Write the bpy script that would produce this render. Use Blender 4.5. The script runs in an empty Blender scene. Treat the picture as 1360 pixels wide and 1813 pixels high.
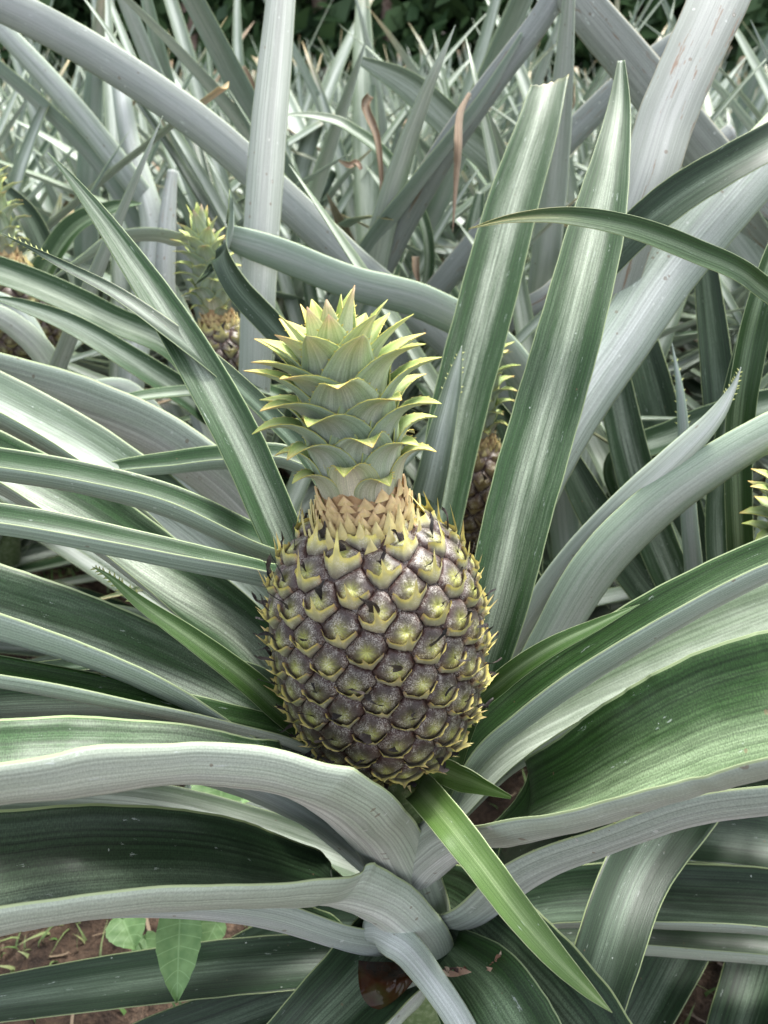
import bpy, math, random
from math import sin, cos, pi, radians, sqrt, exp
from mathutils import Vector, Matrix, noise as mnoise

random.seed(7)
scene = bpy.context.scene
COL = scene.collection
R = radians

# ------------------------------------------------------------------ camera
PITCH = R(32.0); FPX = 1370.0; CX, CY = 680.0, 906.5
CAMZ = 0.95
cam_d = bpy.data.cameras.new("camera"); cam = bpy.data.objects.new("camera", cam_d); COL.objects.link(cam)
cam.location = (0, 0, CAMZ); cam.rotation_euler = (pi/2 - PITCH, 0, 0)
cam_d.sensor_fit = 'VERTICAL'; cam_d.sensor_height = 36.0; cam_d.lens = 36.0*FPX/1813.0
cam_d.clip_start = 0.02; cam_d.clip_end = 500
cam_d.dof.use_dof = True; cam_d.dof.focus_distance = 0.50; cam_d.dof.aperture_fstop = 10.0
scene.camera = cam
CAMP = Vector((0, 0, CAMZ))
FWD = Vector((0, cos(PITCH), -sin(PITCH))); UP = Vector((0, sin(PITCH), cos(PITCH))); RT = Vector((1, 0, 0))

def px(x, y, z):
    """real point at photo pixel x,y and distance z (metres along the view axis)"""
    return CAMP + RT*((x-CX)/FPX*z) + UP*(-(y-CY)/FPX*z) + FWD*z
def proj(p):
    d = p - CAMP; z = d.dot(FWD)
    return CX + d.dot(RT)/z*FPX, CY - d.dot(UP)/z*FPX, z

# ------------------------------------------------------------------ world, sun, exposure
SUN_EL, SUN_AZ = R(62), R(35)     # azimuth measured from +Y towards +X
world = bpy.data.worlds.new("World"); scene.world = world; world.use_nodes = True
nt = world.node_tree; nt.nodes.clear()
sky = nt.nodes.new('ShaderNodeTexSky'); sky.sky_type = 'NISHITA'; sky.sun_disc = False
sky.sun_elevation = SUN_EL; sky.sun_rotation = SUN_AZ; sky.air_density = 1.0; sky.dust_density = 4.0; sky.ozone_density = 1.0
hs = nt.nodes.new('ShaderNodeHueSaturation'); hs.inputs['Saturation'].default_value = 0.38
bg = nt.nodes.new('ShaderNodeBackground'); bg.inputs['Strength'].default_value = 0.15
wo = nt.nodes.new('ShaderNodeOutputWorld')
nt.links.new(sky.outputs[0], hs.inputs['Color']); nt.links.new(hs.outputs[0], bg.inputs[0]); nt.links.new(bg.outputs[0], wo.inputs[0])
sun_d = bpy.data.lights.new("sun", 'SUN'); sun_d.energy = 2.0; sun_d.angle = R(11); sun_d.color = (1.0, 0.985, 0.95)
sun = bpy.data.objects.new("sun", sun_d); COL.objects.link(sun)
sd = Vector((sin(SUN_AZ)*cos(SUN_EL), cos(SUN_AZ)*cos(SUN_EL), sin(SUN_EL)))
sun.rotation_euler = sd.to_track_quat('Z', 'Y').to_euler()
scene.view_settings.view_transform = 'Standard'; scene.view_settings.look = 'None'
scene.view_settings.exposure = 1.60; scene.view_settings.gamma = 1.0
scene.render.engine = 'CYCLES'
scene.cycles.max_bounces = 8; scene.cycles.diffuse_bounces = 5; scene.cycles.glossy_bounces = 3; scene.cycles.transmission_bounces = 4; scene.cycles.transparent_max_bounces = 6

# ------------------------------------------------------------------ object helpers
def tag(o, label=None, cat=None, group=None, kind=None):
    if label: o['label'] = label
    if cat: o['category'] = cat
    if group: o['group'] = group
    if kind: o['kind'] = kind
    return o
def thing(name, label, cat, loc=(0, 0, 0), group=None):
    o = bpy.data.objects.new(name, None); o.empty_display_size = 0.05; COL.objects.link(o); o.location = loc
    return tag(o, label, cat, group)

class MB:
    """mesh collector: verts, faces, material index, uv per vertex, colour per vertex"""
    def __init__(s): s.v = []; s.f = []; s.m = []; s.uv = []; s.c = []
    def add(s, verts, faces, mat=0, uv=None, col=None):
        b = len(s.v); s.v += [tuple(v) for v in verts]
        s.uv += uv if uv else [(0, 0)]*len(verts)
        if col is None: col = (1, 1, 1)
        s.c += col if isinstance(col, list) else [col]*len(verts)
        for i, f in enumerate(faces):
            s.f.append(tuple(b+k for k in f)); s.m.append(mat[i] if isinstance(mat, list) else mat)
    def build(s, name, mats, parent=None, origin=None, smooth=True):
        me = bpy.data.meshes.new(name)
        if origin is not None: o0 = Vector(origin)
        else:
            o0 = Vector((0, 0, 0)); q = parent
            while q is not None: o0 += Vector(q.location); q = q.parent
        vv = [(v[0]-o0.x, v[1]-o0.y, v[2]-o0.z) for v in s.v]
        me.from_pydata(vv, [], s.f)
        for m in (mats if isinstance(mats, (list, tuple)) else [mats]): me.materials.append(m)
        me.polygons.foreach_set('material_index', s.m)
        me.polygons.foreach_set('use_smooth', [smooth]*len(s.f))
        uvl = me.uv_layers.new(name='UVMap')
        li = [0]*len(me.loops); me.loops.foreach_get('vertex_index', li)
        flat = []
        for k in li: flat += s.uv[k]
        uvl.data.foreach_set('uv', flat)
        ca = me.color_attributes.new('Col', 'FLOAT_COLOR', 'POINT')
        flat = []
        for c in s.c: flat += (c[0], c[1], c[2], 1.0)
        ca.data.foreach_set('color', flat)
        me.update()
        o = bpy.data.objects.new(name, me); COL.objects.link(o)
        if parent is not None:
            o.parent = parent
        elif origin is not None: o.location = o0
        return o

# ------------------------------------------------------------------ materials
def newmat(name):
    m = bpy.data.materials.new(name); m.use_nodes = True
    n = m.node_tree.nodes; n.clear()
    out = n.new('ShaderNodeOutputMaterial'); b = n.new('ShaderNodeBsdfPrincipled')
    m.node_tree.links.new(b.outputs[0], out.inputs[0])
    return m, n, m.node_tree.links, b, out
def ramp(n, stops, interp='LINEAR'):
    r = n.new('ShaderNodeValToRGB'); r.color_ramp.interpolation = interp
    while len(r.color_ramp.elements) < len(stops): r.color_ramp.elements.new(0.5)
    for e, (p, c) in zip(r.color_ramp.elements, stops):
        e.position = p; e.color = c if len(c) == 4 else (*c, 1)
    return r
def mix(n, l, fac, a, b, mode='MIX'):
    x = n.new('ShaderNodeMix'); x.data_type = 'RGBA'; x.blend_type = mode
    for s, v in ((x.inputs[0], fac), (x.inputs[6], a), (x.inputs[7], b)):
        if hasattr(v, 'links'): l.new(v, s)
        else: s.default_value = v if not isinstance(v, tuple) else ((*v, 1) if len(v) == 3 else v)
    return x.outputs[2]
def math_(n, l, op, a, b=None, clamp=False):
    x = n.new('ShaderNodeMath'); x.operation = op; x.use_clamp = clamp
    for i, v in enumerate((a, b)):
        if v is None: continue
        if hasattr(v, 'links'): l.new(v, x.inputs[i])
        else: x.inputs[i].default_value = v
    return x.outputs[0]

def leaf_mat(name, side, mid, edge, pale_w=0.30, center=0.5, stria=0.35, rough=0.42, spots=0.3, scars=0.0):
    grain_a = 0.28 if side[1] < 0.12 else 0.12
    """side: colour near the margins, mid: pale bloom down the middle, edge: the thin margin"""
    m, n, l, b, out = newmat(name)
    uv = n.new('ShaderNodeUVMap'); uv.uv_map = 'UVMap'
    sp = n.new('ShaderNodeSeparateXYZ'); l.new(uv.outputs[0], sp.inputs[0])
    oi = n.new('ShaderNodeObjectInfo')
    off = math_(n, l, 'MULTIPLY', oi.outputs['Random'], 37.0)
    def tex(su, sv, scale, detail=3.0, rough_=0.55):
        c = n.new('ShaderNodeCombineXYZ')
        l.new(math_(n, l, 'MULTIPLY', sp.outputs[0], su), c.inputs[0]); l.new(math_(n, l, 'MULTIPLY', sp.outputs[1], sv), c.inputs[1]); l.new(off, c.inputs[2])
        t = n.new('ShaderNodeTexNoise'); t.inputs['Scale'].default_value = scale; t.inputs['Detail'].default_value = detail; t.inputs['Roughness'].default_value = rough_
        l.new(c.outputs[0], t.inputs['Vector']); return t.outputs[0]
    str1 = tex(55, 1.2, 1.0, 2.0)       # fine veins along the blade
    str2 = tex(14, 2.5, 1.0, 3.0)       # broad bands along the blade
    blot = tex(3.0, 14, 1.0, 5.0, 0.65)  # blotches of bloom
    grain = tex(70, 1300, 1.0, 2.0)
    patch = tex(7, 7, 1.0, 6.0, 0.7)     # uneven patches of bloom
    # across position with wobble
    du = math_(n, l, 'ABSOLUTE', math_(n, l, 'SUBTRACT', math_(n, l, 'ADD', sp.outputs[0], math_(n, l, 'MULTIPLY', math_(n, l, 'SUBTRACT', blot, 0.5), 0.16)), center))
    pale = n.new('ShaderNodeMapRange'); pale.interpolation_type = 'SMOOTHSTEP'
    l.new(du, pale.inputs[0]); pale.inputs[1].default_value = pale_w; pale.inputs[2].default_value = 0.02; pale.inputs[3].default_value = 0.0; pale.inputs[4].default_value = 1.0
    pf = math_(n, l, 'MULTIPLY', pale.outputs[0], math_(n, l, 'ADD', math_(n, l, 'MULTIPLY', patch, 1.9), -0.25), True)
    pf = math_(n, l, 'ADD', pf, math_(n, l, 'MULTIPLY', math_(n, l, 'SUBTRACT', patch, 0.47), 1.1), True)
    base = mix(n, l, pf, side, mid)
    sr = ramp(n, [(0.36, (1-stria,)*3), (0.62, (1+stria*0.35,)*3)]); l.new(str1, sr.inputs[0])
    base = mix(n, l, 1.0, base, sr.outputs[0], 'MULTIPLY')
    gr = ramp(n, [(0.35, (1-grain_a,)*3), (0.65, (1+grain_a,)*3)]); l.new(grain, gr.inputs[0])
    base = mix(n, l, 1.0, base, gr.outputs[0], 'MULTIPLY')
    # random whole-leaf tint
    rt = ramp(n, [(0.0, (0.82, 0.86, 0.84)), (0.5, (1, 1, 1)), (1.0, (1.12, 1.12, 1.04))]); l.new(oi.outputs['Random'], rt.inputs[0])
    base = mix(n, l, 1.0, base, rt.outputs[0], 'MULTIPLY')
    # small brown and white marks
    vo = n.new('ShaderNodeTexVoronoi'); vo.inputs['Scale'].default_value = 1.0
    c = n.new('ShaderNodeCombineXYZ'); l.new(math_(n, l, 'MULTIPLY', sp.outputs[0], 6), c.inputs[0]); l.new(math_(n, l, 'MULTIPLY', sp.outputs[1], 90), c.inputs[1]); l.new(off, c.inputs[2])
    l.new(c.outputs[0], vo.inputs['Vector'])
    vcs = n.new('ShaderNodeSeparateColor'); l.new(vo.outputs['Color'], vcs.inputs[0])
    d1 = math_(n, l, 'LESS_THAN', vo.outputs['Distance'], math_(n, l, 'MULTIPLY', math_(n, l, 'SUBTRACT', vcs.outputs[0], 1-spots*0.6), 0.55))
    base = mix(n, l, math_(n, l, 'MULTIPLY', d1, 0.55), base, (0.16, 0.10, 0.06))
    d2 = math_(n, l, 'LESS_THAN', vo.outputs['Distance'], math_(n, l, 'MULTIPLY', math_(n, l, 'SUBTRACT', vcs.outputs[1], 1-spots*0.5), 0.5))
    base = mix(n, l, math_(n, l, 'MULTIPLY', d2, 0.6), base, (0.62, 0.66, 0.62))
    if scars:
        scn = tex(9, 9, 1.0, 4.0, 0.7)
        base = mix(n, l, math_(n, l, 'MULTIPLY', math_(n, l, 'GREATER_THAN', scn, 0.70-0.07*scars), 0.8), base, (0.24, 0.15, 0.10))
    rub = tex(16, 45, 1.0, 6.0, 0.75)
    rb = math_(n, l, 'MULTIPLY', math_(n, l, 'GREATER_THAN', rub, 0.64), math_(n, l, 'GREATER_THAN', str2, 0.53))
    base = mix(n, l, math_(n, l, 'MULTIPLY', rb, spots*1.3, True), base, (0.60, 0.66, 0.62))
    # margin
    em = math_(n, l, 'GREATER_THAN', math_(n, l, 'ABSOLUTE', math_(n, l, 'SUBTRACT', sp.outputs[0], 0.5)), 0.488)
    base = mix(n, l, em, base, edge)
    # vertex colour multiplies (dry or yellow tips)
    vc = n.new('ShaderNodeVertexColor'); vc.layer_name = 'Col'
    base = mix(n, l, 1.0, base, vc.outputs[0], 'MULTIPLY')
    l.new(base, b.inputs['Base Color'])
    rr = n.new('ShaderNodeMapRange'); l.new(blot, rr.inputs[0]); rr.inputs[3].default_value = rough-0.12; rr.inputs[4].default_value = rough+0.2
    l.new(rr.outputs[0], b.inputs['Roughness'])
    b.inputs['Specular IOR Level'].default_value = 0.3
    bp = n.new('ShaderNodeBump'); bp.inputs['Strength'].default_value = 0.35; bp.inputs['Distance'].default_value = 0.0006
    l.new(math_(n, l, 'ADD', str1, math_(n, l, 'MULTIPLY', grain, 0.25)), bp.inputs['Height']); l.new(bp.outputs[0], b.inputs['Normal'])
    return m

EDGE = (0.26, 0.33, 0.17)
T = {
 'm': leaf_mat('leaf_top_green', (0.031, 0.070, 0.026), (0.31, 0.36, 0.29), EDGE, 0.30),
 'p': leaf_mat('leaf_top_pale', (0.13, 0.175, 0.12), (0.43, 0.475, 0.43), EDGE, 0.42, stria=0.25),
 'd': leaf_mat('leaf_top_dark', (0.021, 0.044, 0.020), (0.12, 0.165, 0.115), (0.28, 0.34, 0.16), 0.26, stria=0.5, rough=0.36),
 'g': leaf_mat('leaf_top_lush', (0.028, 0.070, 0.017), (0.20, 0.275, 0.16), EDGE, 0.26, center=0.45, stria=0.45),
 'f': leaf_mat('leaf_top_fresh', (0.09, 0.16, 0.038), (0.22, 0.30, 0.13), (0.50, 0.58, 0.32), 0.3, stria=0.25, spots=0.35),
}
U = {
 'g': leaf_mat('leaf_underside_grey', (0.37, 0.43, 0.365), (0.61, 0.635, 0.62), (0.42, 0.50, 0.28), 0.45, stria=0.28, rough=0.6, spots=0.6),
 'a': leaf_mat('leaf_underside_dimmed', (0.29, 0.325, 0.30), (0.41, 0.43, 0.425), (0.36, 0.42, 0.26), 0.45, stria=0.3, rough=0.65, spots=0.6),  # darker copy of the grey underside: duller light put into the colour
 'n': leaf_mat('leaf_underside_green', (0.24, 0.31, 0.25), (0.42, 0.455, 0.44), (0.40, 0.48, 0.26), 0.42, stria=0.18, rough=0.6, spots=0.3),
 's': leaf_mat('leaf_underside_scarred', (0.26, 0.285, 0.265), (0.37, 0.385, 0.38), (0.36, 0.34, 0.24), 0.45, stria=0.2, rough=0.65, spots=0.75, scars=1.0),
}
T['x'] = leaf_mat('leaf_dry', (0.24, 0.155, 0.095), (0.42, 0.33, 0.24), (0.36, 0.26, 0.16), 0.4, stria=0.4, rough=0.7, spots=0.6)
U['x'] = leaf_mat('leaf_dry_underside', (0.30, 0.22, 0.15), (0.46, 0.38, 0.30), (0.36, 0.26, 0.16), 0.4, stria=0.4, rough=0.7, spots=0.6)
T['h'] = leaf_mat('leaf_top_young', (0.055, 0.115, 0.026), (0.20, 0.28, 0.14), EDGE, 0.26, stria=0.3)
RIM = leaf_mat('leaf_margin', (0.27, 0.34, 0.20), (0.36, 0.42, 0.28), (0.30, 0.36, 0.20), 0.4, stria=0.1, rough=0.5, spots=0.1)
def lm(top='m', und='g'): return [T[top], U[und], RIM]

# ------------------------------------------------------------------ ribbons (every leaf blade)
def catmull(P, t):
    """P: list of tuples; t in [0, len-1]"""
    n = len(P); i = min(int(t), n-2); f = t-i
    p0 = P[max(i-1, 0)]; p1 = P[i]; p2 = P[i+1]; p3 = P[min(i+2, n-1)]
    return tuple(0.5*(2*b + (c-a)*f + (2*a-5*b+4*c-d)*f*f + (3*b-a-3*c+d)*f**3) for a, b, c, d in zip(p0, p1, p2, p3))

def ribbon(mb, pts, nors, wid, phi, th=0.0016, nu=14, tipcol=None, colfn=None, vscale=1.0, nibble=None, uvo=0.0):
    """blade with a real thickness and a channelled section. pts/nors/wid/phi are lists along the blade; nors = inner-face normal"""
    n = len(pts); top = []; bot = []; uvt = []; cols = []
    s = 0.0
    for i in range(n):
        if i: s += (pts[i]-pts[i-1]).length
        t = (pts[min(i+1, n-1)]-pts[max(i-1, 0)]).normalized()
        nn = (nors[i] - t*nors[i].dot(t)).normalized(); a = t.cross(nn).normalized()
        ph = max(phi[i], 0.02); Rr = wid[i]*0.5/ph     # arc radius: flat width is kept
        for k in range(nu+1):
            u = -1+2*k/nu
            uu = u
            if nibble: uu = u*nibble(s, u)
            x = Rr*sin(uu*ph); h = Rr*(1-cos(uu*ph))
            nl = (nn*cos(uu*ph) - a*sin(uu*ph))
            p = pts[i] + a*x + nn*h
            tt = th*(1-0.72*u*u)*min(1.0, 0.25+wid[i]/0.03)
            top.append(p + nl*tt*0.5); bot.append(p - nl*tt*0.5)
            uvt.append(((u+1)/2, s*vscale+uvo))
            v = i/(n-1)
            cols.append(colfn(v, u) if colfn else (1, 1, 1))
    m = nu+1; N = n*m; F = []; M = []
    for i in range(n-1):
        for k in range(nu):
            a_ = i*m+k
            F.append((a_, a_+1, a_+m+1, a_+m)); M.append(0)
            F.append((N+a_, N+a_+m, N+a_+m+1, N+a_+1)); M.append(1)
        F.append((i*m, i*m+m, N+i*m+m, N+i*m)); M.append(2)
        F.append((i*m+nu, N+i*m+nu, N+i*m+m+nu, i*m+m+nu)); M.append(2)
    for k in range(nu):
        F.append((k, N+k, N+k+1, k+1)); M.append(2)
        e = (n-1)*m+k; F.append((e, e+1, N+e+1, N+e)); M.append(2)
    mb.add(top+bot, F, M, uvt+uvt, cols+cols)

def tipfn(start, c, power=1.0):
    def f(v, u):
        k = max(0.0, (v-start)/(1-start))**power
        return tuple(1+(ci-1)*k for ci in c)
    return f

LEAFN = [0]
def traced(parent, P, top='m', und='g', phi=35, th=0.0018, tip=None, seg=None, name='leaf', label=None, wob=1.0, nibble=None, teeth=None, ws=1.0, slant=0.0):
    """P: control rows (x, y, visible width px, distance m, roll deg) from base to tip; roll 0 = inner face to the viewer, 180 = underside,
    90 = channel opening towards the top of the photo (-90 towards its bottom)"""
    LEAFN[0] += 1; sid = LEAFN[0]*7.31
    def roll(r):      # 1000+g: the roll at which g percent of the seen width is the near wall's underside
        if r < 900: return r
        lo, hi = 30.0, 95.0
        for _ in range(24):
            m_ = (lo+hi)/2; g_ = (1-sin(R(max(90, m_+phi))))/(1-sin(R(m_-phi)))
            if g_ < (r-1000)/100: lo = m_
            else: hi = m_
        return m_
    P = [tuple(q[:4])+(roll(q[4]),) for q in P]
    a_, b_ = P[-2], P[-1]
    if b_[2] > 16 and not slant and not (0 < b_[0] < 1360 and 0 < b_[1] < 1813):      # past the frame the blade runs on and tapers to its tip
        dx_, dy_ = b_[0]-a_[0], b_[1]-a_[1]; dl = sqrt(dx_*dx_+dy_*dy_); dx_ /= dl; dy_ /= dl; st = max(b_[2]*1.5, 90)
        dz_ = max(-0.03, min(0.03, (b_[3]-a_[3])*st/dl))
        P += [(b_[0]+dx_*st, b_[1]+dy_*st+8, b_[2]*0.86, b_[3]+dz_, b_[4]), (b_[0]+dx_*st*2, b_[1]+dy_*st*2+26, b_[2]*0.55, b_[3]+2*dz_, b_[4]), (b_[0]+dx_*st*2.9, b_[1]+dy_*st*2.9+55, 1, b_[3]+2.6*dz_, b_[4])]
    n = seg or max(28, 12*(len(P)-1))
    # side vector sign from the chord
    dx = P[-1][0]-P[0][0]; dy = P[-1][1]-P[0][1]
    perp = (dy, -dx)            # screen coordinates (y down)
    sgn = 1 if perp[1] < 0 else -1
    rows = [catmull(P, (len(P)-1)*i/(n-1)) for i in range(n)]
    pts = [px(r[0], r[1], r[3]) for r in rows]
    ph0 = R(phi)
    nors = []; wid = []; phis = []; newp = []
    for i, r in enumerate(rows):
        t = (pts[min(i+1, n-1)]-pts[max(i-1, 0)]).normalized()
        view = (CAMP-pts[i]).normalized()
        c = (view - t*view.dot(t)).normalized()
        j0 = rows[max(i-1, 0)]; j1 = rows[min(i+1, n-1)]
        ddx = j1[0]-j0[0]; ddy = j1[1]-j0[1]
        side = (RT*(ddy*sgn) + UP*(ddx*sgn))
        side = (side - t*side.dot(t)); side = (side - c*side.dot(c)).normalized()
        rr = R(r[4] + 2.2*wob*mnoise.noise(Vector((i*0.09, sid, 0))))
        nn = c*cos(rr) + side*sin(rr)
        a = t.cross(nn).normalized()
        ph = ph0
        # projected half-extent of a unit-width section, along 'side'
        xs = []
        for k in range(15):
            u = -1+2*k/14; q = a*(0.5/ph*sin(u*ph)) + nn*(0.5/ph*(1-cos(u*ph)))
            xs.append(q.dot(side))
        lo, hi = min(xs), max(xs)
        w = max(r[2]*ws, 0.6)/FPX*r[3]/(hi-lo)
        w *= 1+0.02*wob*mnoise.noise(Vector((i*0.3, sid, 5)))
        pts_i = pts[i] - side*((lo+hi)/2*w)
        wid.append(w); nors.append(nn); phis.append(ph); newp.append(pts_i)
    pts = newp
    mb = MB()
    ribbon(mb, pts, nors, wid, phis, th, 16, colfn=(tipfn(*tip) if tip else None), uvo=sid, nibble=nibble)
    if slant:
        m_ = 17; tt = (pts[-1]-pts[-2]).normalized()
        for i in range(n-7, n):
            k = ((i-(n-7))/6)
            for j in range(m_):
                for o_ in (0, n*m_):
                    q = o_+i*m_+j; mb.v[q] = tuple(Vector(mb.v[q])+tt*(k*slant*wid[i]*(-1+2*j/16)+k*0.003*mnoise.noise(Vector((j*0.9, sid, 1)))))
    if teeth:
        f0, f1, cnt = teeth
        for sgn_ in (-1, 1):
            for q in range(cnt):
                i = int((f0+(f1-f0)*(q+random.random()*0.5)/cnt)*(n-1)); i = min(max(i, 1), n-2)
                t = (pts[i+1]-pts[i-1]).normalized(); nn = (nors[i]-t*nors[i].dot(t)).normalized(); a = t.cross(nn)
                Rr = wid[i]*0.5/phis[i]; e = pts[i] + a*(Rr*sin(sgn_*phis[i])) + nn*(Rr*(1-cos(phis[i])))
                o = a*sgn_
                L = 0.0016+random.random()*0.0008
                mb.add([e-t*0.0011, e+t*0.0011, e+nn*0.0005, e+o*L+t*L*0.9], [(0, 1, 3), (1, 2, 3), (2, 0, 3)], 2, [(0.5, 0)]*4, (1.1, 1.0, 0.6))
    o = mb.build(name, lm(top, und), parent)
    if label: o['label'] = label
    return o

# ------------------------------------------------------------------ pineapple materials
def skin_mat(name, rough=0.5, bloom=0.35, scale=1.0, sss=0.0):
    m, n, l, b, out = newmat(name)
    vc = n.new('ShaderNodeVertexColor'); vc.layer_name = 'Col'
    tc = n.new('ShaderNodeTexCoord')
    t1 = n.new('ShaderNodeTexNoise'); t1.inputs['Scale'].default_value = 1300*scale; t1.inputs['Detail'].default_value = 3; l.new(tc.outputs['Object'], t1.inputs['Vector'])
    t2 = n.new('ShaderNodeTexNoise'); t2.inputs['Scale'].default_value = 160*scale; t2.inputs['Detail'].default_value = 4; l.new(tc.outputs['Object'], t2.inputs['Vector'])
    r1 = ramp(n, [(0.42, (0, 0, 0)), (0.70, (1, 1, 1))]); l.new(t1.outputs[0], r1.inputs[0])
    r2 = ramp(n, [(0.44, (0, 0, 0)), (0.62, (1, 1, 1))]); l.new(t2.outputs[0], r2.inputs[0])
    f = math_(n, l, 'MULTIPLY', math_(n, l, 'MULTIPLY', r1.outputs[0], math_(n, l, 'ADD', math_(n, l, 'MULTIPLY', r2.outputs[0], 0.9), 0.15)), bloom, True)
    base = mix(n, l, f, vc.outputs[0], (0.60, 0.59, 0.53))
    v2 = ramp(n, [(0.3, (0.78, 0.78, 0.80)), (0.7, (1.15, 1.12, 1.08))]); l.new(t2.outputs[0], v2.inputs[0])
    base = mix(n, l, 1.0, base, v2.outputs[0], 'MULTIPLY')
    l.new(base, b.inputs['Base Color']); b.inputs['Roughness'].default_value = rough
    b.inputs['Specular IOR Level'].default_value = 0.4
    bp = n.new('ShaderNodeBump'); bp.inputs['Strength'].default_value = 0.4; bp.inputs['Distance'].default_value = 0.0006
    l.new(math_(n, l, 'ADD', t2.outputs[0], math_(n, l, 'MULTIPLY', t1.outputs[0], 0.4)), bp.inputs['Height']); l.new(bp.outputs[0], b.inputs['Normal'])
    return m
EYE = skin_mat('pineapple_rind', 0.42, 0.6)
BRACT = skin_mat('pineapple_bract', 0.55, 0.45)
NECK = skin_mat('pineapple_neck', 0.55, 0.3)
WITHER = skin_mat('withered_flower', 0.8, 0.15)
CR_T = leaf_mat('crown_leaf_inner', (0.27, 0.37, 0.13), (0.42, 0.49, 0.27), (0.60, 0.56, 0.22), 0.4, stria=0.15, rough=0.5, spots=0.1)
CR_U = leaf_mat('crown_leaf_outer', (0.27, 0.34, 0.22), (0.48, 0.51, 0.455), (0.36, 0.42, 0.16), 0.6, stria=0.2, rough=0.55, spots=0.15)
CR_R = leaf_mat('crown_leaf_margin', (0.45, 0.45, 0.13), (0.5, 0.5, 0.2), (0.50, 0.50, 0.14), 0.4, stria=0.1, rough=0.5, spots=0.05)

def clip_poly(poly, nx, ny, d):
    out = []
    for i in range(len(poly)):
        a = poly[i]; b = poly[(i+1) % len(poly)]
        da = a[0]*nx+a[1]*ny-d; db = b[0]*nx+b[1]*ny-d
        if da <= 0: out.append(a)
        if (da < 0) != (db < 0) and da != db:
            t = da/(da-db); out.append((a[0]+(b[0]-a[0])*t, a[1]+(b[1]-a[1])*t))
    return out
def lerp(a, b, t): return a+(b-a)*t
def lerp3(a, b, t): t = max(0, min(1, t)); return tuple(x+(y-x)*t for x, y in zip(a, b))
def sst(a, b, x): x = max(0, min(1, (x-a)/(b-a))); return x*x*(3-2*x)

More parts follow.
